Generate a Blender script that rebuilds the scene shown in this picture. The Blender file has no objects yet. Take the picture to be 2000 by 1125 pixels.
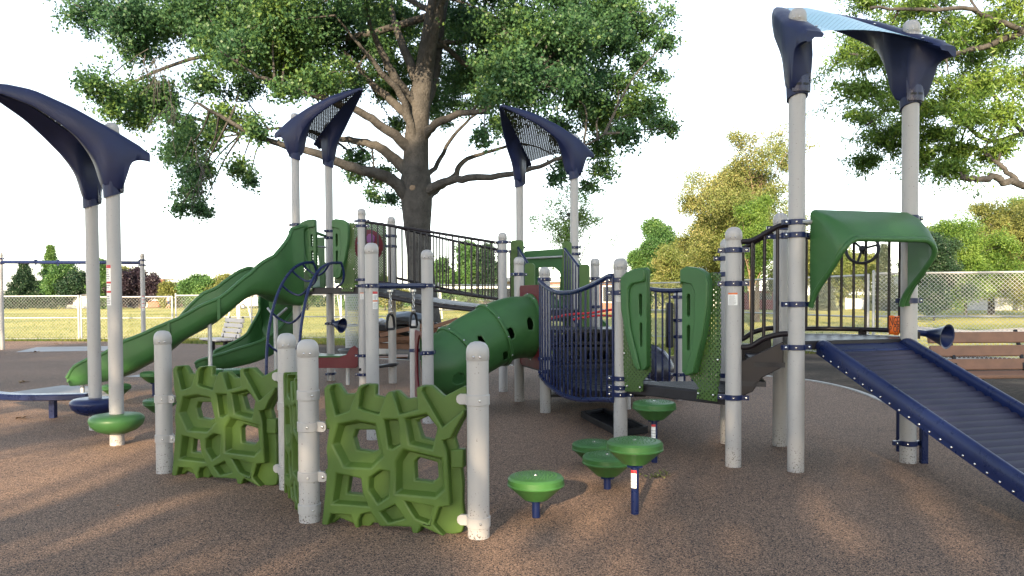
import bpy, bmesh, math, random
import numpy as np
from mathutils import Vector as V, Matrix
from mathutils.geometry import delaunay_2d_cdt

C = bpy.context.scene
COL = C.collection
R = math.radians

# ------------------------------------------------------------------ camera, sky, sun, exposure
F, CX, CY, CAMZ = 1490.0, 1000.0, 615.25, 1.4
PITCH, ROLL = 0.025, 0.005
fw = V((0, math.cos(PITCH), -math.sin(PITCH)))
up0 = V((0, math.sin(PITCH), math.cos(PITCH)))
rt = V((1, 0, 0)) * math.cos(ROLL) - up0 * math.sin(ROLL)
up = up0 * math.cos(ROLL) + V((1, 0, 0)) * math.sin(ROLL)
cam = bpy.data.cameras.new("camera")
cam.sensor_width = 36.0
cam.lens = 36.0 * F / 2000.0
cam.shift_y = (CY - 562.5) / 2000.0
cam.clip_start, cam.clip_end = 0.05, 3000
co = bpy.data.objects.new("camera", cam)
COL.objects.link(co)
m3 = Matrix((rt, up, -fw)).transposed()
co.matrix_world = Matrix.Translation((0, 0, CAMZ)) @ m3.to_4x4()
C.camera = co

SUN_EL = R(17)
TRAVEL = V((0.28, 0.96, 0)).normalized()          # where the low sun's light goes: away from the camera, a little right
w = bpy.data.worlds.new("World")
C.world = w
w.use_nodes = True
nt = w.node_tree
bg = nt.nodes["Background"]
sky = nt.nodes.new("ShaderNodeTexSky")
sky.sky_type = 'NISHITA'
sky.sun_disc = False
sky.sun_elevation = SUN_EL
sky.sun_rotation = math.atan2(-TRAVEL.x, -TRAVEL.y)
sky.air_density, sky.dust_density, sky.ozone_density = 1.0, 0.3, 1.0
hs = nt.nodes.new("ShaderNodeHueSaturation")
hs.inputs["Saturation"].default_value = 0.5
nt.links.new(sky.outputs[0], hs.inputs["Color"])
nt.links.new(hs.outputs[0], bg.inputs["Color"])
bg.inputs["Strength"].default_value = 0.15
sl = bpy.data.lights.new("sun", 'SUN')
sl.energy, sl.angle, sl.color = 4.6, R(0.5), (1.0, 0.77, 0.50)
so = bpy.data.objects.new("sun", sl)
COL.objects.link(so)
tv = V((TRAVEL.x * math.cos(SUN_EL), TRAVEL.y * math.cos(SUN_EL), -math.sin(SUN_EL)))
so.rotation_euler = tv.to_track_quat('-Z', 'Y').to_euler()
so.location = (-6, -20, 12)
vs = C.view_settings
vs.view_transform, vs.look, vs.gamma, vs.exposure = 'Standard', 'None', 1.0, 1.68
vs.use_curve_mapping = False
C.cycles.max_bounces = 6
C.cycles.transparent_max_bounces = 24
C.cycles.use_denoising = True

# ------------------------------------------------------------------ helpers
def ray(px, py):
    return rt * ((px - CX) / F) + up * ((CY - py) / F) + fw
def G(px, py, z=0.0):                     # the point of the ground (height z) seen at a pixel of the photograph
    d = ray(px, py); t = (z - CAMZ) / d.z
    return V((d.x * t, d.y * t, z))
def D(px, py, y):                         # the point at depth y
    d = ray(px, py); t = y / d.y
    return V((d.x * t, y, CAMZ + d.z * t))
def PL(px, py, A, B):                     # the point on the upright plane through A and B
    n = V((-(B.y - A.y), B.x - A.x, 0)); d = ray(px, py); o = V((0, 0, CAMZ))
    return o + d * ((A - o).dot(n) / d.dot(n))
def ZP(px_y, P):                          # the height above P's foot seen at image row px_y
    return D(1000, px_y, P.y).z
def at(P, z): return V((P.x, P.y, z))
def lerp(a, b, t): return a + (b - a) * t
def smooth(t): t = max(0, min(1, t)); return t * t * (3 - 2 * t)
rnd = random.Random(7)

LOC = {}
def tag(o, label=None, cat=None, group=None, kind=None):
    if label: o['label'] = label
    if cat: o['category'] = cat
    if group: o['group'] = group
    if kind: o['kind'] = kind
    return o
def thing(name, loc, label, cat, group=None):
    o = bpy.data.objects.new(name, None); COL.objects.link(o)
    o.empty_display_size = 0.2
    o.location = loc; LOC[o.name] = V(loc)
    return tag(o, label, cat, group)

class MB:
    def __init__(s): s.v, s.f, s.m, s.mi, s.uv = [], [], [], 0, None
    def add(s, vs, fs):
        k = len(s.v); s.v += [V(p) for p in vs]
        s.f += [tuple(i + k for i in f) for f in fs]; s.m += [s.mi] * len(fs); return s
    def loft(s, rows, closed=True, cap0=True, cap1=True):
        n = len(rows[0]); vs = [p for r in rows for p in r]; fs = []
        for i in range(len(rows) - 1):
            for j in range(n if closed else n - 1):
                a, b = i * n + j, i * n + (j + 1) % n
                fs.append((a, b, b + n, a + n))
        if closed and cap0: fs.append(tuple(range(n - 1, -1, -1)))
        if closed and cap1: fs.append(tuple((len(rows) - 1) * n + j for j in range(n)))
        return s.add(vs, fs)
    def tube(s, pts, r, n=10, cap=True):
        pts = [V(p) for p in pts]; rs = r if isinstance(r, (list, tuple)) else [r] * len(pts)
        rows = []; u = None
        for i, p in enumerate(pts):
            t = (pts[min(i + 1, len(pts) - 1)] - pts[max(i - 1, 0)])
            t = t.normalized() if t.length > 1e-9 else V((0, 0, 1))
            if u is None:
                u = t.orthogonal().normalized()
            u = (u - t * u.dot(t)); u = u.normalized() if u.length > 1e-6 else t.orthogonal().normalized()
            b = t.cross(u)
            rows.append([p + (u * math.cos(a) + b * math.sin(a)) * rs[i] for a in [2 * math.pi * k / n for k in range(n)]])
        return s.loft(rows, True, cap, cap)
    def box(s, c, ax, ay, az):
        c, ax, ay, az = V(c), V(ax), V(ay), V(az)
        vs = [c + ax * i + ay * j + az * k for k in (-1, 1) for j in (-1, 1) for i in (-1, 1)]
        return s.add(vs, [(0, 2, 3, 1), (4, 5, 7, 6), (0, 1, 5, 4), (2, 6, 7, 3), (0, 4, 6, 2), (1, 3, 7, 5)])
    def bar(s, a, b, w, h, upv=V((0, 0, 1))):
        a, b = V(a), V(b); t = (b - a).normalized(); sd = t.cross(upv).normalized(); u = sd.cross(t)
        return s.box((a + b) / 2, (b - a) / 2, sd * w / 2, u * h / 2)
    def lathe(s, prof, base, n=24, axis=V((0, 0, 1))):
        axis = V(axis).normalized(); u = axis.orthogonal().normalized(); b = axis.cross(u); base = V(base)
        rows = [[base + axis * z + (u * math.cos(a) + b * math.sin(a)) * max(r, 1e-4) for a in [2 * math.pi * k / n for k in range(n)]] for r, z in prof]
        return s.loft(rows)
    def prism(s, poly, vec):
        n = len(poly); vec = V(vec); p = [V(q) for q in poly]
        fs = [tuple(range(n - 1, -1, -1)), tuple(range(n, 2 * n))] + [(i, (i + 1) % n, (i + 1) % n + n, i + n) for i in range(n)]
        return s.add(p + [q + vec for q in p], fs)
    def bolt(s, p, axis, r=0.012):
        return s.lathe([(r, 0), (r, r * .3), (r * .7, r * .75), (0, r * .9)], p, 8, axis)
    def build(s, name, mats, parent=None, bev=0, sharp=32, weld=True, flat=False, uvf=None):
        me = bpy.data.meshes.new(name)
        off = LOC.get(parent.name, V((0, 0, 0))) if parent else V((0, 0, 0))
        me.from_pydata([tuple(p - off) for p in s.v], [], s.f)
        mats = mats if isinstance(mats, (list, tuple)) else [mats]
        for mm in mats: me.materials.append(mm)
        if len(mats) > 1: me.polygons.foreach_set("material_index", s.m)
        bm = bmesh.new(); bm.from_mesh(me)
        if weld: bmesh.ops.remove_doubles(bm, verts=bm.verts, dist=1e-5)
        bmesh.ops.recalc_face_normals(bm, faces=bm.faces)
        if uvf:
            l = bm.loops.layers.uv.new("UVMap")
            for f in bm.faces:
                for lp in f.loops: lp[l].uv = uvf(lp.vert.co + off)
        bm.to_mesh(me); bm.free()
        if not flat:
            me.polygons.foreach_set("use_smooth", [True] * len(me.polygons))
            me.set_sharp_from_angle(angle=R(sharp))
        o = bpy.data.objects.new(name, me); COL.objects.link(o)
        if parent: o.parent = parent; LOC[o.name] = off
        if bev:
            b = o.modifiers.new("bevel", 'BEVEL'); b.width = bev; b.segments = 2; b.limit_method = 'ANGLE'; b.angle_limit = R(40)
            b.harden_normals = False
        return o

def copy_tree(o, parent=None):
    c = o.copy(); COL.objects.link(c)
    if parent: c.parent = parent
    for ch in list(o.children): copy_tree(ch, c)
    return c

def smoothpath(pts, n=6):                 # Catmull-Rom through the points
    pts = [V(p) for p in pts]; q = [pts[0] * 2 - pts[1]] + pts + [pts[-1] * 2 - pts[-2]]; out = []
    for i in range(1, len(q) - 2):
        for k in range(n):
            t = k / n; a, b, c, d = q[i - 1], q[i], q[i + 1], q[i + 2]
            out.append(0.5 * ((2 * b) + (c - a) * t + (2 * a - 5 * b + 4 * c - d) * t * t + (3 * b - a - 3 * c + d) * t ** 3))
    out.append(pts[-1]); return out

# ------------------------------------------------------------------ materials
def newmat(name):
    m = bpy.data.materials.new(name); m.use_nodes = True
    return m, m.node_tree, m.node_tree.nodes["Principled BSDF"]
def nd(nt, t, **kw):
    n = nt.nodes.new(t)
    for k, v in kw.items():
        if k in n.inputs: n.inputs[k].default_value = v
        else: setattr(n, k, v)
    return n
def ramp(nt, fac, stops, interp='LINEAR'):
    r = nt.nodes.new("ShaderNodeValToRGB"); r.color_ramp.interpolation = interp
    e = r.color_ramp.elements
    while len(e) < len(stops): e.new(0.5)
    for el, (p, c) in zip(e, stops): el.position = p; el.color = (*c, 1) if len(c) == 3 else c
    nt.links.new(fac, r.inputs[0]); return r.outputs[0]
def mat(name, col, rough=0.5, metal=0.0, var=0.15, scale=6.0, bump=0.0, bscale=200.0, spec=0.5, col2=None, grime=0.0, coat=0.0, basedirt=0.0):
    m, nt, p = newmat(name)
    tc = nd(nt, "ShaderNodeTexCoord")
    n1 = nd(nt, "ShaderNodeTexNoise", Scale=scale, Detail=6.0, Roughness=0.65)
    nt.links.new(tc.outputs["Object"], n1.inputs["Vector"])
    a = V(col) * (1 - var); b = V(col2) if col2 else V(col) * (1 + var)
    out = ramp(nt, n1.outputs["Fac"], [(0.3, tuple(a)), (0.7, tuple(b))])
    if grime:
        n3 = nd(nt, "ShaderNodeTexNoise", Scale=scale * 5, Detail=8.0, Roughness=0.75)
        nt.links.new(tc.outputs["Object"], n3.inputs["Vector"])
        fac = ramp(nt, n3.outputs["Fac"], [(0.6, (0, 0, 0)), (0.75, (grime,) * 3)])
        mx = nd(nt, "ShaderNodeMix", data_type='RGBA'); mx.inputs["B"].default_value = (0.16, 0.13, 0.1, 1)
        nt.links.new(fac, mx.inputs["Factor"]); nt.links.new(out, mx.inputs["A"]); out = mx.outputs["Result"]
    if basedirt:                                              # specks of dirt and granules splashed on the lowest few centimetres
        n4 = nd(nt, "ShaderNodeTexNoise", Scale=90.0, Detail=3.0); nt.links.new(tc.outputs["Object"], n4.inputs["Vector"])
        sx = nd(nt, "ShaderNodeSeparateXYZ"); nt.links.new(tc.outputs["Object"], sx.inputs[0])
        hh = nd(nt, "ShaderNodeMapRange"); hh.inputs["From Min"].default_value = 0.0; hh.inputs["From Max"].default_value = basedirt; hh.inputs["To Min"].default_value = 0.13; hh.inputs["To Max"].default_value = 0.0
        nt.links.new(sx.outputs[2], hh.inputs[0]); ad = nd(nt, "ShaderNodeMath", operation='ADD'); nt.links.new(n4.outputs["Fac"], ad.inputs[0]); nt.links.new(hh.outputs[0], ad.inputs[1])
        f4 = ramp(nt, ad.outputs[0], [(0.68, (0, 0, 0)), (0.74, (.85, .85, .85))]); m4 = nd(nt, "ShaderNodeMix", data_type='RGBA'); m4.inputs["B"].default_value = (0.07, 0.05, 0.04, 1)
        nt.links.new(f4, m4.inputs["Factor"]); nt.links.new(out, m4.inputs["A"]); out = m4.outputs["Result"]
    nt.links.new(out, p.inputs["Base Color"])
    rr = ramp(nt, n1.outputs["Fac"], [(0.3, (max(0, rough - .07),) * 3), (0.7, (min(1, rough + .07),) * 3)])
    nt.links.new(rr, p.inputs["Roughness"])
    p.inputs["Metallic"].default_value = metal; p.inputs["Specular IOR Level"].default_value = spec
    p.inputs["Coat Weight"].default_value = coat
    if bump:
        n2 = nd(nt, "ShaderNodeTexNoise", Scale=bscale, Detail=3.0)
        nt.links.new(tc.outputs["Object"], n2.inputs["Vector"])
        bp = nd(nt, "ShaderNodeBump", Strength=bump, Distance=0.004)
        nt.links.new(n2.outputs["Fac"], bp.inputs["Height"]); nt.links.new(bp.outputs[0], p.inputs["Normal"])
    return m
def perforated(name, col, pitch, hole, rough=0.4):
    m, nt, p = newmat(name)
    p.inputs["Base Color"].default_value = (*col, 1); p.inputs["Roughness"].default_value = rough
    tc = nd(nt, "ShaderNodeTexCoord")
    mp = nd(nt, "ShaderNodeMapping"); mp.inputs["Scale"].default_value = (1 / pitch,) * 3; mp.inputs["Rotation"].default_value = (0, 0, R(45))
    vo = nd(nt, "ShaderNodeTexVoronoi", voronoi_dimensions='2D', Randomness=0.0, Scale=1.0)
    nt.links.new(tc.outputs["UV"], mp.inputs[0]); nt.links.new(mp.outputs[0], vo.inputs["Vector"])
    lt = nd(nt, "ShaderNodeMath", operation='LESS_THAN'); lt.inputs[1].default_value = hole
    nt.links.new(vo.outputs["Distance"], lt.inputs[0])
    tr = nd(nt, "ShaderNodeBsdfTransparent"); mx = nd(nt, "ShaderNodeMixShader")
    nt.links.new(lt.outputs[0], mx.inputs[0]); nt.links.new(p.outputs[0], mx.inputs[1]); nt.links.new(tr.outputs[0], mx.inputs[2])
    nt.links.new(mx.outputs[0], nt.nodes["Material Output"].inputs[0])
    return m
def leafmat(name, cols, trans=0.35, nscale=0.5, rough=0.45):
    m, nt, p = newmat(name)
    g = nd(nt, "ShaderNodeNewGeometry"); tc = nd(nt, "ShaderNodeTexCoord")
    no = nd(nt, "ShaderNodeTexNoise", Scale=nscale, Detail=2.0); nt.links.new(tc.outputs["Object"], no.inputs["Vector"])
    ad = nd(nt, "ShaderNodeMath", operation='MULTIPLY_ADD'); ad.inputs[1].default_value = 0.55
    nt.links.new(g.outputs["Random Per Island"], ad.inputs[0])
    ml = nd(nt, "ShaderNodeMath", operation='MULTIPLY_ADD'); ml.inputs[1].default_value = 1.5; ml.inputs[2].default_value = -0.52
    nt.links.new(no.outputs["Fac"], ml.inputs[0]); nt.links.new(ml.outputs[0], ad.inputs[2])
    k = len(cols)
    c = ramp(nt, ad.outputs[0], [(i / (k - 1), cc) for i, cc in enumerate(cols)])
    nt.links.new(c, p.inputs["Base Color"]); p.inputs["Roughness"].default_value = rough; p.inputs["Specular IOR Level"].default_value = 0.35
    tl = nd(nt, "ShaderNodeBsdfTranslucent"); nt.links.new(c, tl.inputs["Color"])
    mx = nd(nt, "ShaderNodeMixShader"); mx.inputs[0].default_value = trans
    nt.links.new(p.outputs[0], mx.inputs[1]); nt.links.new(tl.outputs[0], mx.inputs[2])
    nt.links.new(mx.outputs[0], nt.nodes["Material Output"].inputs[0])
    return m

M = {}
M['post'] = mat('post_paint', (0.365, 0.355, 0.348), 0.42, var=0.03, scale=3, basedirt=0.28, grime=0.05, bump=0.03, bscale=500)
M['cap'] = mat('cap_paint', (0.365, 0.355, 0.348), 0.38, var=0.04, scale=5)
M['navy'] = mat('navy_powder_coat', (0.007, 0.015, 0.066), 0.30, var=0.15, scale=8, spec=0.35)
M['navyclip'] = mat('navy_gloss_clip', (0.008, 0.012, 0.05), 0.28, var=0.1)
M['navyplastic'] = mat('navy_moulded_plastic', (0.008, 0.015, 0.06), 0.45, var=0.15, scale=4, spec=0.35, bump=0.08, bscale=420)
M['navydeck'] = mat('navy_ribbed_plastic', (0.022, 0.022, 0.045), 0.40, var=0.2, scale=9, grime=0.2, spec=0.35)
M['brown'] = mat('dark_brown_powder_coat', (0.010, 0.007, 0.010), 0.35, var=0.15, scale=8, spec=0.3)
M['deck'] = mat('dark_coated_deck', (0.018, 0.017, 0.021), 0.42, var=0.25, scale=10, grime=0.15, spec=0.35)
M['green'] = mat('green_moulded_plastic', (0.036, 0.112, 0.034), 0.42, var=0.12, scale=3, spec=0.35, bump=0.10, bscale=450, grime=0.05)
M['climb'] = mat('climber_green_plastic', (0.058, 0.108, 0.020), 0.45, var=0.14, scale=3, spec=0.3, bump=0.12, bscale=350, grime=0.18)
M['pod'] = mat('pod_green_plastic', (0.036, 0.118, 0.030), 0.38, var=0.14, scale=5, grime=0.12, spec=0.35)
M['hdpe'] = mat('green_sheet_plastic', (0.05, 0.11, 0.025), 0.42, var=0.08, scale=5, spec=0.35)
M['red'] = mat('dark_red_sheet_plastic', (0.105, 0.010, 0.017), 0.42, var=0.1, scale=5, spec=0.3)
M['steel'] = mat('bolt_steel', (0.6, 0.6, 0.6), 0.25, metal=1.0, var=0.1)
M['galv'] = mat('galvanised_steel', (0.42, 0.43, 0.44), 0.45, metal=0.35, var=0.12, scale=12)
M['white'] = mat('white_paint', (0.78, 0.78, 0.76), 0.5, var=0.04)
M['black'] = mat('black_plastic', (0.011, 0.012, 0.016), 0.45, var=0.3, scale=7, spec=0.3)
M['chain'] = mat('chain_steel', (0.5, 0.5, 0.5), 0.3, metal=1.0, var=0.1)
M['perfgreen'] = perforated('perforated_green_sheet', (0.05, 0.105, 0.022), 0.030, 0.30)
M['perfshade'] = perforated('perforated_shaded_underside', (0.014, 0.014, 0.012), 0.030, 0.15, 0.6)  # roof panels seen from below: the underside's shade is put into this dark colour
M['perfsky'] = perforated('perforated_sky_sheen_sheet', (0.26, 0.50, 0.60), 0.034, 0.12, 0.3)  # like roof panel seen from above: reflected sky put into the base colour
M['wood'] = mat('brown_composite_plank', (0.22, 0.112, 0.068), 0.6, var=0.2, scale=5, grime=0.2)
M['tanplank'] = mat('weathered_tan_plank', (0.55, 0.50, 0.47), 0.6, var=0.08, scale=5)
M['plankend'] = mat('cut_plank_end', (0.30, 0.15, 0.09), 0.7, var=0.15, scale=9)
M['orange'] = mat('orange_vinyl', (0.85, 0.16, 0.015), 0.5, var=0.05)
M['ink'] = mat('black_ink', (0.01, 0.01, 0.01), 0.5, var=0.1)
M['labelwhite'] = mat('white_label', (0.75, 0.75, 0.73), 0.4, var=0.04)
M['labelred'] = mat('red_label_head', (0.5, 0.03, 0.04), 0.4, var=0.05)
M['labelorange'] = mat('orange_label_head', (0.6, 0.14, 0.03), 0.4, var=0.05)
M['labelgrey'] = mat('grey_label_print', (0.25, 0.25, 0.26), 0.5, var=0.1)
M['concrete'] = mat('pale_concrete', (0.42, 0.41, 0.39), 0.85, var=0.2, scale=4, grime=0.25, bump=0.2, bscale=60)
M['skin'] = mat('skin', (0.5, 0.28, 0.2), 0.5)
M['purple'] = mat('purple_plastic', (0.16, 0.03, 0.16), 0.35); M['blue'] = mat('light_blue_plastic', (0.05, 0.22, 0.6), 0.35)
M['orangeplastic'] = mat('orange_plastic', (0.6, 0.2, 0.04), 0.35)

# ------------------------------------------------------------------ ground
def groundmat(name, lo, mid, hi, scale, rough=0.9, patch=0.35, bump=0.5, dist=0.01):
    m, nt, p = newmat(name)
    tc = nd(nt, "ShaderNodeTexCoord")
    n1 = nd(nt, "ShaderNodeTexNoise", Scale=scale, Detail=8.0, Roughness=0.7); n2 = nd(nt, "ShaderNodeTexNoise", Scale=patch, Detail=5.0)
    for n in (n1, n2): nt.links.new(tc.outputs["Object"], n.inputs["Vector"])
    mx = nd(nt, "ShaderNodeMath", operation='MULTIPLY_ADD'); mx.inputs[1].default_value = 0.6
    nt.links.new(n1.outputs["Fac"], mx.inputs[0])
    m2 = nd(nt, "ShaderNodeMath", operation='MULTIPLY_ADD'); m2.inputs[1].default_value = 0.9; m2.inputs[2].default_value = -0.25
    nt.links.new(n2.outputs["Fac"], m2.inputs[0]); nt.links.new(m2.outputs[0], mx.inputs[2])
    c = ramp(nt, mx.outputs[0], [(0.25, lo), (0.5, mid), (0.75, hi)])
    nt.links.new(c, p.inputs["Base Color"]); p.inputs["Roughness"].default_value = rough; p.inputs["Specular IOR Level"].default_value = 0.15
    bp = nd(nt, "ShaderNodeBump", Strength=bump, Distance=dist)
    nt.links.new(n1.outputs["Fac"], bp.inputs["Height"]); nt.links.new(bp.outputs[0], p.inputs["Normal"])
    return m
def rubbermat():
    m, nt, p = newmat('poured_rubber_granules')
    tc = nd(nt, "ShaderNodeTexCoord")
    vo = nd(nt, "ShaderNodeTexVoronoi", Scale=205.0, Randomness=1.0)
    # stretch and warp the cells a little so that granules are slivers, not dots
    nz = nd(nt, "ShaderNodeTexNoise", Scale=110.0, Detail=2.0)
    nt.links.new(tc.outputs["Object"], nz.inputs["Vector"])
    va = nd(nt, "ShaderNodeVectorMath", operation='MULTIPLY_ADD'); va.inputs[1].default_value = (0.012, 0.012, 0.012)
    nt.links.new(nz.outputs["Color"], va.inputs[0]); nt.links.new(tc.outputs["Object"], va.inputs[2])
    nt.links.new(va.outputs[0], vo.inputs["Vector"])
    sep = nd(nt, "ShaderNodeSeparateColor"); nt.links.new(vo.outputs["Color"], sep.inputs[0])
    big = nd(nt, "ShaderNodeTexNoise", Scale=0.45, Detail=5.0); nt.links.new(tc.outputs["Object"], big.inputs["Vector"])
    ma = nd(nt, "ShaderNodeMath", operation='MULTIPLY_ADD'); ma.inputs[1].default_value = 0.35; 
    nt.links.new(big.outputs["Fac"], ma.inputs[0]); 
    sb = nd(nt, "ShaderNodeMath", operation='SUBTRACT'); sb.inputs[1].default_value = 0.17
    nt.links.new(sep.outputs[0], sb.inputs[0]); nt.links.new(sb.outputs[0], ma.inputs[2])
    c = ramp(nt, ma.outputs[0], [(0.0, (0.018, 0.016, 0.018)), (0.35, (0.036, 0.03, 0.031)), (0.42, (0.20, 0.127, 0.086)), (0.7, (0.31, 0.198, 0.134)), (1.0, (0.46, 0.31, 0.215))])
    nt.links.new(c, p.inputs["Base Color"]); p.inputs["Roughness"].default_value = 0.75; p.inputs["Specular IOR Level"].default_value = 0.25
    bp = nd(nt, "ShaderNodeBump", Strength=0.9, Distance=0.006)
    nt.links.new(vo.outputs["Distance"], bp.inputs["Height"]); nt.links.new(bp.outputs[0], p.inputs["Normal"])
    return m
def sheet(name, pts, z, m, sub=0):
    b = MB(); b.add([V((p.x, p.y, z)) for p in pts], [tuple(range(len(pts)))])
    o = b.build(name, m, weld=False); return tag(o, kind='structure')
GRASSM = groundmat('mown_grass', (0.13, 0.18, 0.045), (0.36, 0.34, 0.09), (0.50, 0.44, 0.16), 3.0, patch=0.12)
g = MB(); g.add([(-900, -200, -0.02), (900, -200, -0.02), (900, 1500, -0.02), (-900, 1500, -0.02)], [(0, 1, 2, 3)])
tag(g.build('ground', GRASSM, weld=False), kind='structure')
edge = [(-700, 668), (0, 666), (200, 667), (400, 672), (480, 677), (545, 684), (700, 697), (800, 704), (1000, 714), (1250, 724), (1450, 731), (1570, 742), (1640, 755), (1690, 770), (1760, 800), (1850, 850), (2050, 960)]
ep = [G(*e) for e in edge]
rub = ep + [V((9, 3.5, 0)), V((9, -14, 0)), V((-40, -14, 0)), V((-40, ep[0].y, 0))]
sheet('rubber_surface', rub, 0.0, rubbermat())
DIRT = groundmat('bare_dirt_and_mulch', (0.018, 0.014, 0.011), (0.055, 0.042, 0.032), (0.16, 0.12, 0.085), 14.0, patch=0.8, bump=1.0, dist=0.03)
dp = [G(*e) for e in edge[5:]]
far = [(2100, 706), (1900, 694), (1700, 689), (1560, 687), (1450, 690), (1250, 697), (1000, 690), (860, 684), (750, 677), (600, 669), (530, 666)]
sheet('dirt', dp + [G(2300, 940), G(2300, 720)] + [G(*e) for e in far], -0.008, DIRT)
k = MB()                                                     # pale concrete edging along the rubber
for seg in (ep[4:9], ep[10:15]):
    q = smoothpath(seg, 5)
    for a, b in zip(q, q[1:]): k.bar(at(a, -0.03), at(b, -0.03), 0.06, 0.09)
tag(k.build('kerb', M['concrete'], weld=False), kind='structure')
sheet('path', [G(1772, 641, 0), G(1830, 657), G(2000, 662), G(2300, 668), G(2400, 648), G(2100, 633), G(1985, 640), G(1900, 645), G(1780, 636)], -0.012,
      groundmat('path_concrete', (0.36, 0.33, 0.30), (0.45, 0.41, 0.37), (0.52, 0.48, 0.44), 3.0, bump=0.1))
matm = groundmat('pale_wear_pad', (0.30, 0.30, 0.30), (0.38, 0.38, 0.38), (0.46, 0.46, 0.45), 5.0, patch=1.2, bump=0.2)
for pts in ([(30, 688), (72, 678), (228, 676), (228, 684), (215, 685)], [(-20, 772), (122, 753), (225, 757), (225, 772), (150, 778), (40, 783)], [(244, 736), (272, 732), (330, 733), (330, 738)]):
    sheet('wear_pad', [G(*p) for p in pts], 0.004, matm)

# ------------------------------------------------------------------ leaves and trees
rng = np.random.default_rng(11)
def leaf_object(name, cen, n_per, spread, length, width, m, parent, droop=0.0, star=True):
    cen = np.asarray(cen, float); N = len(cen) * n_per
    base = np.repeat(cen, n_per, 0) + rng.normal(0, spread, (N, 3))
    d = rng.normal(0, 1, (N, 3)); d[:, 2] -= droop; d /= np.linalg.norm(d, axis=1)[:, None]
    r = rng.normal(0, 1, (N, 3)); s = np.cross(d, r); s /= np.linalg.norm(s, axis=1)[:, None]
    L = (length * rng.uniform(0.6, 1.25, N))[:, None]; W = (width * rng.uniform(0.7, 1.2, N))[:, None]
    nrm = np.cross(s, d)
    mid = base + d * L * 0.5
    cup = nrm * L * 0.12
    if star:                                                # an oak-like leaf: lobed outline of eight corners
        p = [base, base + d * L * .25 + s * W * .28, mid - d * L * .02 + s * W * .55 + cup, base + d * L * .62 + s * W * .18,
             base + d * L, base + d * L * .62 - s * W * .18, mid - d * L * .02 - s * W * .55 + cup, base + d * L * .25 - s * W * .28]
    else:
        p = [base, mid + s * W * .5 + cup, base + d * L, mid - s * W * .5 + cup]
    k = len(p)
    vv = np.stack(p, 1).reshape(-1, 3)
    off = LOC.get(parent.name, V((0, 0, 0))) if parent else V((0, 0, 0))
    vv = vv - np.array(off)
    me = bpy.data.meshes.new(name)
    me.vertices.add(N * k); me.vertices.foreach_set("co", vv.astype(np.float32).ravel())
    me.loops.add(N * k); me.loops.foreach_set("vertex_index", np.arange(N * k, dtype=np.int32))
    me.polygons.add(N); me.polygons.foreach_set("loop_start", np.arange(N, dtype=np.int32) * k)
    me.update(calc_edges=True); me.materials.append(m)
    o = bpy.data.objects.new(name, me); COL.objects.link(o)
    if parent: o.parent = parent; LOC[o.name] = off
    return o
def blob(c, rad, n, squash=0.75, sub=7):
    """n whorl centres in lumpy sub-clumps of an ellipsoid"""
    c = np.array(c); out = []
    ks = rng.normal(0, 1, (sub, 3)); ks /= np.linalg.norm(ks, axis=1)[:, None]; ks *= rng.uniform(0.25, 0.95, sub)[:, None] * rad
    for k in ks:
        q = rng.normal(0, rad * 0.29, (max(1, n // sub), 3)); out.append(q + k)
    out.append(rng.normal(0, rad * .62, (max(2, n // 8), 3)))
    o = np.concatenate(out); o[:, 2] *= squash; return o + c
BARK = mat('grey_brown_bark', (0.047, 0.044, 0.042), 0.9, var=0.4, scale=5, bump=1.0, bscale=22, col2=(0.088, 0.083, 0.078))
BARKP = mat('pale_bark', (0.26, 0.19, 0.13), 0.9, var=0.3, scale=6, bump=0.8, bscale=30)
def barkbump(m):                                             # vertical furrows
    nt = m.node_tree
    for n in nt.nodes:
        if n.bl_idname == 'ShaderNodeBump': n.inputs["Distance"].default_value = 0.03
barkbump(BARK); barkbump(BARKP)
L_OAK = leafmat('oak_leaves', [(0.028, 0.078, 0.042), (0.05, 0.125, 0.058), (0.085, 0.18, 0.066), (0.18, 0.28, 0.055)], 0.42, 0.5)
L_LOC = leafmat('locust_leaves', [(0.05, 0.12, 0.03), (0.10, 0.195, 0.04), (0.165, 0.27, 0.05), (0.23, 0.325, 0.07)], 0.4, 0.5)
L_YEL = leafmat('yellowing_leaves', [(0.10, 0.15, 0.04), (0.165, 0.215, 0.06), (0.25, 0.265, 0.09), (0.36, 0.31, 0.13)], 0.35, 0.25)
L_GRN = leafmat('fresh_green_leaves', [(0.05, 0.125, 0.04), (0.085, 0.185, 0.055), (0.14, 0.25, 0.065), (0.20, 0.30, 0.08)], 0.35, 0.25)
L_DRK = leafmat('dark_green_needles', [(0.012, 0.035, 0.018), (0.022, 0.055, 0.028), (0.04, 0.08, 0.035), (0.06, 0.10, 0.04)], 0.15, 0.3)
L_PUR = leafmat('purple_leaves', [(0.020, 0.015, 0.024), (0.032, 0.022, 0.034), (0.045, 0.03, 0.042), (0.06, 0.045, 0.05)], 0.2, 0.25)
L_BLU = leafmat('blue_grey_needles', [(0.05, 0.075, 0.06), (0.09, 0.12, 0.09), (0.13, 0.155, 0.11), (0.17, 0.18, 0.13)], 0.15, 0.3)
L_OLV = leafmat('olive_leaves', [(0.09, 0.125, 0.035), (0.17, 0.195, 0.055), (0.25, 0.26, 0.075), (0.32, 0.31, 0.11)], 0.35, 0.2)

def limb(b, pts, r0, r1, n=9, wig=0.0):
    q = smoothpath(pts, 5)
    if wig: q = [q[0]] + [p + V((rnd.gauss(0, wig), rnd.gauss(0, wig), rnd.gauss(0, wig))) for p in q[1:-1]] + [q[-1]]
    m = len(q) - 1
    b.tube(q, [r0 + (r1 - r0) * (i / m) ** 0.8 for i in range(m + 1)], n); return q

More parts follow.
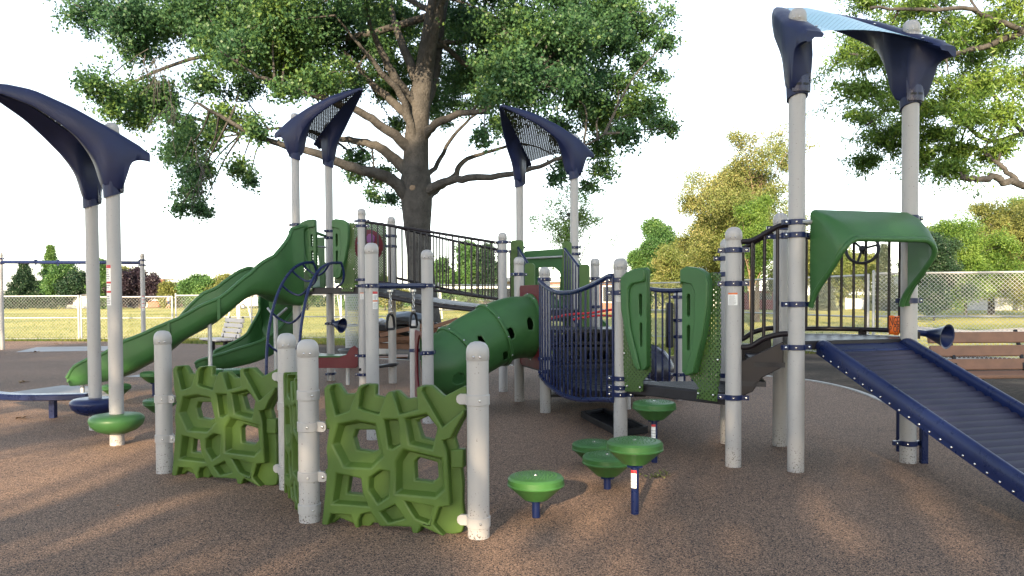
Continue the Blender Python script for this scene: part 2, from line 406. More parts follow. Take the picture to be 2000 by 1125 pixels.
# ---- the big oak behind the structure
OY = 17.0
def oak():
    base = G(835, 701); base = V((base.x, base.y, -0.02))
    t = thing('oak_tree', base, 'large spreading oak tree with thick grey trunk rising behind the sloping bridge', 'tree')
    tr = MB(); P = lambda x, y, dy=0.0: D(x, y, OY + dy)
    q = [V((base.x, OY, -0.05)), P(834, 640), P(824, 540), P(816, 460), P(814, 400), P(812, 330), P(815, 250), P(824, 170), P(836, 90), P(850, 0), P(870, -120), P(880, -260)]
    q = smoothpath(q, 4); n = len(q)
    rs = []
    for p in q:
        z = p.z
        rs.append(0.27 + 0.30 * math.exp(-max(z, 0) / 0.7) * .6 + 0.08 * math.exp(-((z - 3.7) / .7) ** 2) if z < 4.2 else max(0.05, 0.29 * (1 - (z - 4.2) / 8.0)))
    tr.tube(q, rs, 18)
    limbs = []
    def LB(r0, r1, *pts): limbs.append(limb(tr, [P(*p) for p in pts], r0, r1, 9, 0.012))
    LB(.16, .03, (806, 395, 0), (755, 345, -.4), (690, 328, -.8), (620, 300, -1.1), (560, 285, -1.3), (480, 255, -1.6), (390, 203, -2.0))
    LB(.16, .015, (808, 345, 0), (770, 310, .2), (735, 285, .4), (690, 275, .7), (640, 268, .9), (560, 250, 1.4), (470, 262, 1.8))
    LB(.14, .015, (808, 300, 0), (770, 265, -.3), (715, 225, -.6), (640, 195, -1.0), (580, 175, -1.4), (505, 148, -1.8), (430, 100, -2.3))
    LB(.13, .015, (812, 245, 0), (775, 205, .5), (725, 160, .9), (690, 120, 1.2), (640, 60, 1.7), (600, -30, 2.2))
    LB(.13, .02, (812, 205, 0), (770, 150, -.5), (740, 90, -.8), (720, 40, -1.2), (700, -60, -1.6))
    LB(.12, .03, (816, 160, 0), (775, 60, .4), (760, 0, .8), (740, -100, 1.2))
    LB(.11, .015, (820, 320, 0), (790, 200, -.4), (745, 140, -.8), (700, 85, -1.2), (655, 30, -1.6))
    LB(.14, .015, (822, 388, 0), (845, 366, -.2), (890, 350, -.4), (960, 345, -.6), (1040, 330, -.9), (1110, 300, -1.2), (1180, 262, -1.6))
    LB(.11, .03, (826, 395, 0), (850, 372, .4), (885, 345, .7), (905, 315, 1.0), (950, 298, 1.3), (1010, 280, 1.6))
    LB(.12, .015, (825, 270, 0), (850, 245, -.4), (895, 222, -.8), (950, 215, -1.2), (985, 180, -1.5), (1040, 150, -1.9))
    LB(.07, .02, (828, 350, 0), (855, 320, .6), (885, 265, 1.0), (925, 225, 1.4), (970, 200, 1.8))
    LB(.15, .05, (826, 215, 0), (845, 160, .3), (858, 90, .5), (865, 20, .7), (900, -80, 1.0), (960, -160, 1.3))
    LB(.13, .05, (830, 150, 0), (850, 60, -.5), (868, -20, -.9), (890, -120, -1.4))
    LB(.07, .014, (838, 90, 0), (900, 80, .6), (1000, 60, 1.2), (1060, 30, 1.6), (1160, 20, 2.0), (1260, 60, 2.4))
    LB(.07, .014, (838, 60, 0), (920, 130, .8), (1010, 140, 1.4), (1100, 190, 1.8), (1200, 200, 2.2))
    LB(.075, .014, (842, 20, 0), (740, -20, .6), (600, -10, 1.2), (440, 30, 1.6), (300, 60, 1.9), (200, 50, 2.2))
    LB(.09, .03, (842, 30, 0), (700, 70, 1.0), (560, 90, 2.0), (400, 110, 2.8), (280, 150, 3.2), (220, 190, 3.4))
    trunk = None
    blobs = [(170,20,45),(235,40,52),(300,50,52),(255,100,34),(195,165,36),(240,190,46),(290,205,46),(325,180,34),(215,215,28),(262,235,24),(355,240,34),(375,285,40),(340,300,28),(385,325,32),(375,375,32),(395,405,24),(350,410,14),
        (470,325,26),(488,352,15),(505,250,24),(455,225,30),(420,250,22),(400,30,64),(480,40,66),(560,40,66),(440,110,58),(520,120,56),(395,160,36),(590,110,56),(650,50,64),(705,25,50),(625,150,36),(690,165,36),(470,170,34),
        (560,180,22),(750,140,34),(775,40,46),(745,95,30),(770,245,24),(700,305,26),(742,345,28),(765,390,20),(690,340,18),(730,380,16),(880,60,46),(920,40,55),(960,90,60),(1020,100,62),(1080,60,62),(1140,50,58),(1200,30,52),(1262,35,40),(930,150,46),
        (1000,175,42),(1060,175,52),(1120,150,40),(1185,150,28),(1245,125,28),(1300,85,20),(1195,220,44),(1255,215,38),(1140,225,46),(1095,250,38),(1180,285,38),(1225,265,32),(1282,240,24),(1180,335,26),(1110,320,24),(1090,350,16),
        (895,200,28),(862,235,20),(945,265,18),(985,235,34),(1150,365,14),(900,120,36),(1310,250,12),(1285,150,16),
        (630,170,36),(580,150,38),(540,60,50),(480,100,44),(1000,120,46),(1060,90,46),(960,190,34),(1120,190,40),(1180,90,46),(1210,170,40),(1230,60,44),(430,60,50),(350,30,44),(600,40,60),(700,100,50),(760,60,60),(660,150,40),(820,120,60),(900,160,46),(980,40,60),(840,200,40),(560,100,50),(1040,130,50),(1120,100,50),(770,180,40),(300,-50,70),(420,-60,80),(560,-60,80),(700,-70,80),(850,-60,80),(980,-50,80),(1100,-50,70),(1200,-50,60),(480,-180,90),(640,-200,100),(800,-220,110),(960,-200,100),(1080,-150,80),(380,-130,70),(800,-340,90),(660,-310,80),(930,-310,80)]
    tw = MB(); lv = []
    allp = [(p, i / len(l)) for l in limbs for i, p in enumerate(l) if i > len(l) * .3]
    for bx, by, br in blobs:
        sp = 3.4 * max(0.25, 1 - abs(bx - 800) / 700)
        c = P(bx, by, rnd.uniform(-sp, sp) if not (660 < bx < 945 and by > -20) else rnd.uniform(.9, 3.6)); rad = br * OY / F * 1.12
        near = min(allp, key=lambda a: (a[0] - c).length)[0]
        mid = (near + c) / 2 + V((rnd.uniform(-.15, .15), rnd.uniform(-.15, .15), rnd.uniform(.0, .25)))
        limb(tw, [near, mid, c], .028, .010, 5)
        for _ in range(6):
            e = c + V((rnd.gauss(0, .6), rnd.gauss(0, .6), rnd.gauss(-.1, .45))) * rad
            limb(tw, [c, (c + e) / 2 + V((0, 0, .06)), e], .012, .004, 4)
        lv.append(blob(c, rad, int(210 * (rad / .6) ** 2 * (1.1 if by > 60 else 1.2)) + 20))
    # bare hanging twigs at the left of the crown
    for bx, by in ((300, 120), (315, 150), (395, 320), (400, 340), (340, 215), (292, 130), (385, 290)):
        for _ in range(7):
            a = P(bx + rnd.uniform(-14, 14), by + rnd.uniform(-25, 10), -1.5 + rnd.uniform(-.6, .6)); e = a + V((rnd.gauss(0, .18), rnd.gauss(0, .15), -rnd.uniform(.3, .9)))
            limb(tw, [a, (a + e) / 2 + V((rnd.gauss(0, .08), 0, 0)), e], .010, .004, 4)
    tr.build('trunk', BARK, t, sharp=60, weld=False)
    tw.build('twigs', BARK, t, sharp=60, weld=False)
    cut = MB(); c = P(806, 367, -.30); cut.lathe([(.07, 0), (.075, .03), (.05, .05), (0, .052)], c, 14, V((-.3, -1, 0.1)))
    cut.build('pruning_scar', BARKP, t)
    leaf_object('crown', np.concatenate(lv), 9, 0.06, 0.088, 0.060, L_OAK, t, 0.25, True)
oak()

# ---- the feathery tree whose branches reach in from the right
def locust():
    YB = 13.5; b0 = D(2330, 760, YB); b0 = V((b0.x, YB, -0.02))
    t = thing('honey_locust_tree', b0, 'feathery light green tree reaching in over the fence beside the roofed tower', 'tree')
    tr = MB(); P = lambda x, y, dy=0.0: D(x, y, YB + dy)
    q = [b0, P(2325, 500), P(2315, 300), P(2290, 100), P(2250, -150), P(2230, -400)]
    limb(tr, q, .33, .10, 14)
    L = []
    def LB(r0, r1, *pts): L.append(limb(tr, [P(*p) for p in pts], r0, r1, 8, .015))
    LB(.09, .045, (2318, 420), (2180, 380, -.3), (2060, 372, -.5), (1995, 362, -.7), (1945, 348, -.8), (1915, 352, -.9), (1880, 345, -1.0))
    LB(.05, .02, (1995, 362, -.7), (1960, 330, -.5), (1925, 300, -.4), (1890, 285, -.3), (1850, 300, -.2), (1800, 330, -.1))
    LB(.085, .02, (2305, 260), (2150, 270, .4), (2050, 275, .7), (2000, 262, .8), (1950, 200, 1.0), (1905, 130, 1.2), (1870, 70, 1.3))
    LB(.05, .015, (2000, 262, .8), (1930, 275, .8), (1880, 240, .7), (1820, 210, .6), (1740, 215, .5), (1690, 245, .4))
    LB(.07, .02, (2290, 100), (2120, 80, -.6), (2000, 60, -1.0), (1900, 20, -1.4), (1800, 20, -1.7), (1700, 15, -2.0))
    LB(.06, .02, (2000, 60, -1.0), (1920, 90, -.8), (1830, 110, -.6), (1740, 110, -.5), (1660, 105, -.4))
    LB(.10, .03, (2250, -150), (2080, -120, .4), (1950, -100, .6), (1820, -80, .8))
    blobs = [(1700,10,26),(1790,20,40),(1860,35,45),(1930,50,50),(1985,25,46),(1655,112,24),(1720,125,40),(1690,180,26),(1750,190,44),(1830,100,50),(1900,120,52),(1965,90,48),(1990,165,48),(1855,180,44),(1785,255,36),(1725,285,34),(1695,235,24),
        (1850,270,34),(1900,235,38),(1970,230,40),(1800,315,24),(1700,320,18),(1860,335,22),(1930,170,44),(1690,75,22),(1775,80,36),(1820,220,34),(1960,300,26),(1880,300,22),
        (2040,60,55),(2080,140,55),(2060,230,55),(2120,0,60),(2160,120,60),(2050,-60,60),(1930,-60,60),(1830,-60,50),(2200,200,60),(2150,-120,70),(2260,40,70),(2250,-200,80),(2350,-100,80),(2400,60,80),(2320,-280,80),(2420,200,60),(2450,-100,60)]
    tw = MB(); lv = []; allp = [p for l in L for p in l[3:]]
    for bx, by, br in blobs:
        c = P(bx, by, rnd.uniform(-1.3, 1.3)); rad = br * YB / F * 1.15
        near = min(allp, key=lambda a: (a - c).length)
        limb(tw, [near, (near + c) / 2 + V((0, 0, .12)), c], .022, .008, 5)
        for _ in range(9):
            e = c + V((rnd.gauss(-.40, .95), rnd.gauss(0, .7), rnd.gauss(-.10, .62))) * rad
            path = limb(tw, [c, (c + e) / 2 + V((0, 0, .09)), e + V((-.05, 0, -.06))], .008, .003, 4)
            for p in path[2:]:
                k = np.array(p) + rng.normal(0, 1, (int(5 + 6 * rad), 3)) * np.array([.10, .08, .035]); lv.append(k)
    tr.build('trunk', BARK, t, sharp=60, weld=False); tw.build('twigs', BARK, t, sharp=60, weld=False)
    leaf_object('crown', np.concatenate(lv), 3, 0.03, 0.10, 0.026, L_LOC, t, 0.35, False)
locust()

# ---- background trees
def bgtree(name, px, base_y, top_y, half_px, lm, label, group=None, shape='round', trunk_px=None, dens=1.0, clear=0.22, bark=BARK, leaf=None, depth=None, airy=0.0):
    b = G(px, base_y) if depth is None else at(D(px, 578, depth), 0)
    b = V((b.x, b.y, -0.02)); d = b.y
    H = ZP(top_y, b); hw = half_px * d / F
    t = thing(name, b, label, 'tree', group)
    tr = MB(); rt_ = (trunk_px or max(3, half_px * .09)) * d / F * .5
    top = V((b.x + rnd.uniform(-.1, .1) * hw, b.y, H * .82))
    path = limb(tr, [b, lerp(b, top, .3) + V((rnd.uniform(-.05, .05) * H * .3, 0, 0)), lerp(b, top, .65), top], rt_, rt_ * .22, 8)
    z0 = H * clear; cents = []
    ll = leaf or max(0.10, 0.0034 * d)
    if shape == 'cone':
        nl = 18
        for i in range(nl):
            f = i / (nl - 1); z = lerp(z0, H * .98, f); rr = hw * (1 - f) ** .95 * (1.0 if i % 3 == 0 else .78 if i % 3 == 1 else .62) + .03 * hw
            for k in range(max(3, int(10 * (1 - f)) + 3)):
                a = rnd.uniform(0, 6.283); L = rr * rnd.uniform(.75, 1.1)
                for s in np.linspace(.2, 1, 5):
                    c = np.array([b.x + math.cos(a) * L * s, b.y + math.sin(a) * L * s, z - .16 * L * s * s + .02 * H])
                    cents.append(c + rng.normal(0, .035 * hw + .05, (int(6 * dens), 3)) * np.array([1, 1, .7]))
                if i % 2 == 0: tr.tube([V((b.x, b.y, z)), V((b.x + math.cos(a) * L * .8, b.y + math.sin(a) * L * .8, z - .1 * L))], [rt_ * .2, rt_ * .06], 4)
    else:
        nb = int(62 * (1 - airy * .3)); lobes = [V((rnd.gauss(0, 1), rnd.gauss(0, 1), rnd.gauss(0, .8))).normalized() for _ in range(8)] + [V((0, 0, 1))]
        for i in range(nb):
            u = lobes[i % 9] * rnd.uniform(.30, .80) + V((rnd.gauss(0, .27), rnd.gauss(0, .27), rnd.gauss(0, .27)))
            zc = (z0 + H) / 2; hz = (H - z0) / 2
            taper = 1.0 - (0.30 if shape == 'oval' else 0.12) * max(0, u.z)
            c = V((b.x + u.x * hw * .94 * taper, b.y + u.y * hw * .9 * taper, zc + max(-.9, min(u.z, .86)) * hz))
            rad = min(hw, hz) * rnd.uniform(.18, .40)
            s = path[rnd.randrange(len(path) // 3, len(path))]
            limb(tr, [s, (s + c) / 2 + V((0, 0, .04 * H)), c], rt_ * .32, rt_ * .06, 5)
            cents.append(blob(c, rad, int(72 * dens * (1 - airy * .6)), .8, 6))
    tr.build('trunk', bark, t, sharp=60, weld=False)
    leaf_object('crown', np.concatenate(cents), 9, ll * (.75 if shape != 'cone' else .4), ll * .72, ll * (.42 if shape != 'cone' else .24), lm, t, .2, False)
    return t
T = bgtree
# left of the photograph, beyond the field
T('conifer_tree', 48, 601, 512, 53, L_DRK, 'broad dark green conifer at the far field edge, under the blue swing beam', shape='cone', clear=.06, dens=1.88)
T('conifer_tree', 101, 600, 480, 39, L_GRN, 'tall narrow conifer with pale tip beyond the field, behind the swing beam', shape='cone', clear=.10, dens=2.00)
T('deciduous_tree', 128, 602, 516, 30, L_GRN, 'loose light green tree just right of the tall conifer', shape='oval', dens=1.00)
T('conifer_tree', 160, 602, 530, 34, L_DRK, 'small dark rounded evergreen tree behind the rear leaning roof post', shape='round', clear=.05)
T('poplar_tree', 199, 603, 505, 16, L_GRN, 'slim bright green tree seen between the two posts of the horned roof', shape='oval', clear=.05)
T('purple_beech_tree', 262, 602, 527, 55, L_PUR, 'dark purple-leaved round tree by the right swing post', shape='round', clear=.06, dens=2.00)
T('deciduous_tree', 238, 600, 520, 39, L_OLV, 'yellow green treetop showing over the purple tree', shape='round', depth=125)
T('small_tree', 330, 602, 553, 15, L_OLV, 'small pointed yellow green tree in front of the flat roofed block', shape='oval', clear=.05)
T('deciduous_tree', 392, 602, 540, 41, L_GRN, 'rounded green tree behind the upper end of the long slide', shape='round', clear=.05, dens=1.75)
T('deciduous_tree', 437, 602, 536, 23, L_OLV, 'yellow green tree peeking over the long slide rim', shape='round', clear=.05)
for i, (x, ty, hw, lm, lb) in enumerate([(600, 545, 30, L_GRN, 'green tree far beyond the field behind the arched ladder'), (680, 540, 26, L_GRN, 'green tree far off behind the red bench seat'),
        (752, 545, 32, L_OLV, 'yellowish tree far off behind the hanging rings'), (865, 505, 30, L_GRN, 'light green tree beyond the bridge railing, nearest the oak trunk'),
        (910, 470, 34, L_GRN, 'tall light green tree behind the middle of the bridge railing'), (950, 478, 26, L_DRK, 'darker green tree behind the lower end of the bridge railing')]):
    T('deciduous_tree', x, 606, ty, hw, lm, lb, shape='oval', clear=.08, dens=1.1)
T('open_crowned_tree', 1122, 700, 368, 92, L_LOC, 'slender open-crowned tree behind the green slide hood', shape='round', airy=.75, clear=.40, dens=.7, depth=30, trunk_px=9, leaf=.10)
T('deciduous_tree', 1280, 612, 436, 54, L_GRN, 'upright fresh green tree behind the left handhold panel', shape='oval', clear=.12, dens=1.88)
T('autumn_tree', 1320, 614, 480, 47, L_YEL, 'low yellow orange tree between the two handhold panels', shape='round', clear=.15, dens=1.50)
T('autumn_tree', 1478, 628, 262, 140, L_YEL, 'tall golden-leaved tree behind the step rail and roofed tower', shape='round', clear=.30, dens=3.25, bark=BARKP, trunk_px=12, airy=.15)
T('autumn_tree', 1415, 622, 400, 78, L_OLV, 'olive yellow tree left of the tall golden one', shape='round', clear=.20, dens=2.00, bark=BARKP)
T('deciduous_tree', 1470, 640, 376, 52, L_LOC, 'bright lime green young tree before the tall golden one', shape='oval', clear=.28, dens=1.25, bark=BARKP, trunk_px=7)
T('deciduous_tree', 1560, 616, 420, 59, L_OLV, 'olive tree mostly hidden behind the front tower post', shape='round', clear=.2, dens=1.62)
T('deciduous_tree', 1640, 603, 478, 54, L_YEL, 'bushy yellow tree seen through the tower railing', shape='round', clear=.18, dens=1.62)
T('street_tree', 1672, 602, 505, 35, L_OLV, 'small round-crowned tree with a thin trunk behind the tower railing', shape='round', clear=.42, dens=1.25)
T('spruce_tree', 1726, 606, 486, 31, L_BLU, 'pale blue grey spruce seen past the steering wheel', shape='cone', clear=.05, dens=1.75)
T('spruce_tree', 1610, 606, 540, 24, L_BLU, 'short grey spruce low behind the hood leg', shape='cone', clear=.05, dens=1.50)
T('deciduous_tree', 1824, 626, 462, 46, L_DRK, 'dark green tree standing right beside the green hood', shape='oval', clear=.12, dens=1.88)
T('deciduous_tree', 1886, 618, 424, 79, L_LOC, 'bright yellow green tree behind the fence post, above the brown bench', shape='round', clear=.12, dens=2.25)
T('deciduous_tree', 1936, 614, 402, 102, L_OLV, 'large olive green tree over the brown bench, tallest of the far clump', shape='round', clear=.12, dens=2.75, trunk_px=14)
T('deciduous_tree', 2010, 616, 412, 77, L_OLV, 'olive tree at the edge of the photograph beyond the fence', shape='round', clear=.12, dens=2.00)
T('deciduous_tree', 1985, 606, 392, 59, L_GRN, 'tall thin green tree rising behind the far olive clump', shape='oval', clear=.12, dens=1.25, airy=.3)
T('deciduous_tree', 1835, 602, 450, 44, L_OLV, 'pale olive treetop behind the dark green tree beside the hood', shape='round', clear=.15, dens=1.25)

# trees standing behind the photographer: they shade the play area and let a few streaks of low sun through
def shade_tree(x, y, h, hw, label, seed, zlo):
    rs = random.Random(seed)
    t = thing('shade_tree', (x, y, -0.02), label, 'tree', 'trees shading the play area from behind the camera')
    tr = MB(); b = V((x, y, -.05)); top = V((x, y, h * .8))
    limb(tr, [b, V((x + .1, y, h * .3)), V((x - .1, y, h * .6)), top], .36, .08, 12)
    lv = []
    for i in range(int((h - zlo) * 6.5)):
        zz = zlo + (h - zlo) * rs.uniform(0, 1)
        if zz < 8.8 and rs.random() < (.83 if x < -6 else .55): continue
        c = V((x + rs.uniform(-hw, hw), y + rs.uniform(-hw * .6, hw * .6), zz))
        rad = rs.uniform(.9, 1.5)
        s = V((x, y, max(1.8, c.z * .75))); limb(tr, [s, (s + c) / 2 + V((0, 0, .3)), c], .07, .02, 6)
        lv.append(blob(c, rad, 60, .8, 6))
    tr.build('trunk', BARK, t, sharp=60, weld=False)
    leaf_object('crown', np.concatenate(lv), 5, .2, .34, .2, L_OAK, t, .2, False)
for i, (x, y, h, hw, zlo, lb) in enumerate([(-21, -19, 14.5, 3.7, 4.4, 'tree farthest along the row behind the camera, beyond the swing side'), (-15.5, -17, 14.5, 3.7, 4.8, 'tree behind the camera facing the horned roof'),
        (-10, -19, 15.5, 3.7, 4.8, 'tree behind the camera facing the climbing wall'), (-4.8, -17.5, 14.2, 3.4, 4.4, 'tree straight behind the camera, facing the oak'),
        (0.5, -19, 11.5, 3.4, 4.4, 'tree behind the camera facing the ramp tower'), (5.5, -18, 10.5, 3.4, 4.4, 'tree behind the camera on the brown bench side')]):
    shade_tree(x, y, h, hw, lb, 60 + i, zlo)

# ------------------------------------------------------------------ buildings, fences and far things
BRICK = mat('red_brown_brick', (0.28, 0.13, 0.085), 0.85, var=0.25, scale=14)
PALE = mat('pale_wall', (0.55, 0.55, 0.54), 0.8, var=0.06)
GREYW = mat('grey_wall', (0.30, 0.31, 0.32), 0.8, var=0.08)
DGLASS = mat('dark_window_glass', (0.03, 0.035, 0.04), 0.15, var=0.1)
ROOFM = mat('grey_roof', (0.10, 0.095, 0.09), 0.8, var=0.15)
TIN = mat('pale_blue_metal_roof', (0.5, 0.62, 0.68), 0.4, var=0.05)
def building(name, px0, px1, d, z1, deep, wm, label, roof='flat', rm=None, wins=(), over=.5):
    a, b = at(D(px0, 578, d), 0), at(D(px1, 578, d), 0); c = (a + b) / 2
    t = thing(name, V((c.x, d, 0)), label, 'building')
    w2 = (b.x - a.x) / 2
    MB().box((c.x, d + deep / 2, z1 / 2), (w2, 0, 0), (0, deep / 2, 0), (0, 0, z1 / 2)).build('wall', wm, t)
    r = MB()
    if roof == 'flat': r.box((c.x, d + deep / 2, z1 + .2), (w2 + over, 0, 0), (0, deep / 2 + over, 0), (0, 0, .2))
    else:
        r.prism([V((a.x - over, d - over, z1)), V((a.x - over, d + deep + over, z1)), V((a.x - over, d + deep / 2, z1 + roof))], V((2 * w2 + 2 * over, 0, 0)))
    r.build('roof', rm or ROOFM, t)
    for (u, v0, ww, hh) in wins:
        x = lerp(a.x, b.x, u); q = MB().box((x, d - .03, v0 + hh / 2), (ww / 2 + .1, 0, 0), (0, .03, 0), (0, 0, hh / 2 + .1)).build('window', M['white'], t)
        MB().box((x, d - .075, v0 + hh / 2), (ww / 2, 0, 0), (0, .02, 0), (0, 0, hh / 2)).build('pane', DGLASS, q)
    return t
building('apartment_block', 318, 362, 160, 4.6, 12, GREYW, 'flat roofed grey block with pale blue overhanging roof beyond the field', 'flat', TIN, [(u, z, 1.1, 1.6) for u in (.5, .7, .88) for z in (.8, 3.0 - .2)], 1.2)
building('brick_building', 303, 319, 158, 4.9, 10, BRICK, 'narrow brick building against the flat roofed grey block', 'flat', BRICK, [], .1)
building('low_house', 127, 170, 104, 1.75, 7, PALE, 'low white house with grey gabled roof under the dark evergreens', 1.0, GREYW, [(.2, .5, 1.0, .9)], .3)
building('long_brick_building', 172, 318, 112, .95, 8, BRICK, 'long low brick building along the field behind the purple tree', 'flat', PALE, [(u, .1, 1.4, .6) for u in (.08, .2, .3, .6, .72)], .3)
building('school_building', 1060, 1235, 62, 2.5, 20, BRICK, 'brick school building with white band seen through the blue bars', 'flat', PALE, [(u, .9, 1.0, 1.2) for u in (.15, .45, .74, .9)], .3)
building('long_low_building', 846, 1010, 84, 3.0, 12, mat('tan_wall', (0.36, 0.29, 0.22), .8), 'long low building with white fascia behind the bridge', 'flat', PALE, [(u, 1.0, 1.4, 1.2) for u in (.15, .35, .55, .75, .9)], .6)
building('far_house', 1786, 1812, 85, 2.4, 8, PALE, 'small white house half hidden beside the green hood', 1.2, GREYW, [(.5, .9, .9, 1.0)], .4)
def wall_thing(name, px0, px1, d, z1, m, label):
    a, b = at(D(px0, 578, d), 0), at(D(px1, 578, d), 0)
    w = MB()
    n = max(3, int((b.x - a.x) / 2.4))
    for i in range(n):
        x0, x1 = lerp(a.x, b.x, i / n), lerp(a.x, b.x, (i + 1) / n)
        w.box(((x0 + x1) / 2, d, z1 / 2), ((x1 - x0) / 2 - .03, 0, 0), (0, .05, 0), (0, 0, z1 / 2)); w.box((x0, d, z1 / 2), (.07, 0, 0), (0, .08, 0), (0, 0, z1 / 2 + .08))
    tag(w.build(name, m), label, 'fence')
wall_thing('board_fence', 1890, 2080, 64, 1.0, GREYW, 'dark grey board fence beneath the far olive trees')
wall_thing('garden_wall', 1652, 1700, 72, 1.0, PALE, 'pale low wall behind the thin-trunked street tree')
hb = MB(); c = at(D(1818, 578, 62), 0)
hb.lathe([(0.1, 0), (1.5, .05), (1.4, .5), (.9, .75), (.3, .85), (0, .85)], c, 14)
bo = hb.build('boulder', mat('brown_stone', (0.30, 0.24, 0.18), .9, var=.3, scale=2, bump=.6, bscale=5)); tag(bo, 'low brown rock mound at the foot of the dark tree beside the hood', 'boulder')
bo.modifiers.new('d', 'SUBSURF').levels = 1
def hedge(px0, px1, d, z1, lm, label):
    a, b = at(D(px0, 578, d), 0), at(D(px1, 578, d), 0)
    n = int((b.x - a.x) * 60)
    c = np.stack([rng.uniform(a.x, b.x, n), rng.normal(d, .5, n), z1 * rng.uniform(0, 1, n) ** .7 * rng.uniform(.75, 1.1, n)], 1)
    tag(leaf_object('hedge', c, 4, .15, .003 * d, .0018 * d, lm, None, 0, False), label, 'hedge')
hedge(-60, 128, 100, 1.6, L_DRK, 'dark clipped hedge along the far side of the field under the conifers')
hedge(480, 700, 104, 2.0, L_DRK, 'dark hedge across the field behind the curved slide')
hedge(700, 860, 98, 1.0, L_GRN, 'green hedge across the field behind the scrap pile')
hedge(1240, 1520, 70, 1.8, L_DRK, 'dark hedge beyond the fence behind the handhold panels')
hedge(1700, 1900, 78, 1.9, L_DRK, 'dark shrubs at the field edge behind the chain link fence')

def chain_fence(pts, h, label, post_px=(), every=3.0, name='chain_link_fence', mesh=True, mid=True, wire=.0020, pitch=.082, bottom=True):
    c = (pts[0] + pts[-1]) / 2
    t = thing(name, at(c, 0), label, 'fence')
    rail, ml, mm, wv = MB(), MB(), MB(), MB()
    for a, b in zip(pts, pts[1:]):
        L = (b - a).length; u = (b - a) / L; n = max(1, round(L / every))
        for i in range(n):
            p = a + u * (L * i / n); P = MB(); P.tube([at(p, -.02), at(p, h)], .028, 8); P.lathe([(.03, 0), (.034, .02), (.02, .05), (0, .06)], at(p, h - .01), 8)
            P.build('fence_post', M['galv'], t)
        rail.tube([at(a, h - .03), at(b, h - .03)], .024, 8)
        if mid: ml.tube([at(a, h * .5), at(b, h * .5)], .019, 8)
        if bottom: mm.tube([at(a, .06), at(b, .06)], .012, 6)
        k = int(L / pitch); H = h - .06; off = V((-u.y, u.x, 0)) * .012
        for s, sg in ((1, 1), (-1, -1)):
            for i in range(-int(H / pitch) - 1, k + 1):
                x0 = i * pitch if s > 0 else i * pitch + H; x1 = x0 + s * H; z0, z1 = .04, .04 + H
                if s < 0: x0, x1 = i * pitch + H, i * pitch
                ca, cb = x0, x1
                # clip to the panel
                def cl(xa, za, xb, zb):
                    if xa < 0: za += (zb - za) * (0 - xa) / (xb - xa); xa = 0
                    if xa > L: za += (zb - za) * (L - xa) / (xb - xa); xa = L
                    return xa, za
                if max(ca, cb) <= 0 or min(ca, cb) >= L: continue
                A = cl(ca, z0, cb, z1); B = cl(cb, z1, ca, z0)
                wv.tube([at(a + u * A[0], A[1]) + off * sg, at(a + u * B[0], B[1]) + off * sg], wire, 4, False)
    e = MB(); e.tube([at(pts[-1], -.02), at(pts[-1], h)], .035, 8); e.build('fence_post', M['galv'], t)
    rail.build('top_rail', M['galv'], t)
    if mid: ml.build('middle_rail', M['galv'], t)
    if bottom: mm.build('bottom_wire', M['galv'], t)
    wv.build('wire_mesh', M['galv'], t, weld=False)
    return t
FD = 25.3
fp = lambda x, d: at(D(x, 578, d), 0)
chain_fence([fp(-420, FD), fp(153, FD)], 1.5, 'silver chain link fence between the swing set and the field', every=2.9, wire=.0022, pitch=.11)
chain_fence([fp(158, FD), fp(336, FD)], 1.46, 'wide chain link gate with double end posts beside the horned roof', every=2.4, name='fence_gate', wire=.0022, pitch=.11)
chain_fence([fp(343, FD), fp(640, FD - .2), fp(852, FD)], 1.5, 'silver chain link fence behind the slides and the scrap pile', every=3.0, wire=.0022, pitch=.10)
chain_fence([fp(856, 26.5), fp(1010, 29), fp(1345, 24.2), fp(1695, 16.2)], 1.83, 'taller chain link fence running behind the stairs and the roofed tower', every=3.0, wire=.0024)
chain_fence([fp(1706, 16.1), fp(2360, 14.6)], 1.86, 'tall chain link fence behind the brown bench', every=2.95, wire=.0042)

# white goal frames on the field
def goal(px0, px1, base_y, hz, label, r=.06):
    a, b = G(px0, base_y), G(px1, base_y)
    t = thing('goal_frame', (a + b) / 2, label, 'goal')
    for p in (a, b): MB().tube([at(p, 0), at(p, hz)], r, 10).build('upright', M['white'], t)
    MB().tube([at(a, hz), at(b, hz)], r, 10).build('crossbar', M['white'], t)
    k = MB()
    for p in (a, b): k.tube([at(p, hz), at(p, hz * .9) + V((0, .9, 0)), V((p.x, p.y + 2.0, .03)), at(p, .03)], r * .6, 8)
    k.build('net_support', M['white'], t); return t
goal(858, 1008, 625, 1.9, 'white goal frame on the field behind the bridge', .075)
goal(652, 666, 622, 2.0, 'white goal frame seen end-on behind the rear tower post', .06)
a = G(466, 622); t = thing('swing_stand', a, 'white post with two slanted legs on the field above the tan bench', 'goal')
MB().tube([at(a, 0), at(a, 2.0)], .115, 12).build('upright', M['white'], t)
for s in (-1, 1): MB().tube([V((a.x + s * .75, a.y + .2, 0)), V((a.x + s * .38, a.y, 2.0))], .045, 8).build('leg', M['white'], t)
MB().tube([V((a.x - .42, a.y, 1.98)), V((a.x + .42, a.y, 1.98))], .045, 8).build('top_bar', M['white'], t)
# tilted utility poles
for i, (x, ty, dx, by, lb) in enumerate([(126, 545, 5, 600, 'leaning pale utility pole in front of the light green tree'), (268, 549, 5, 602, 'leaning pale utility pole in front of the purple tree')]):
    b = G(x + dx, by); tp = D(x, ty, b.y); t = thing('utility_pole', b, lb, 'pole', 'utility poles beyond the field')
    MB().tube([b, tp], [.13, .09], 8).build('pole', BARKP, t)
    MB().bar(lerp(b, tp, .93) - V((1, .12, 0)), lerp(b, tp, .93) + V((1, -.12, -.2)), .1, .12).build('crossarm', BARKP, t)
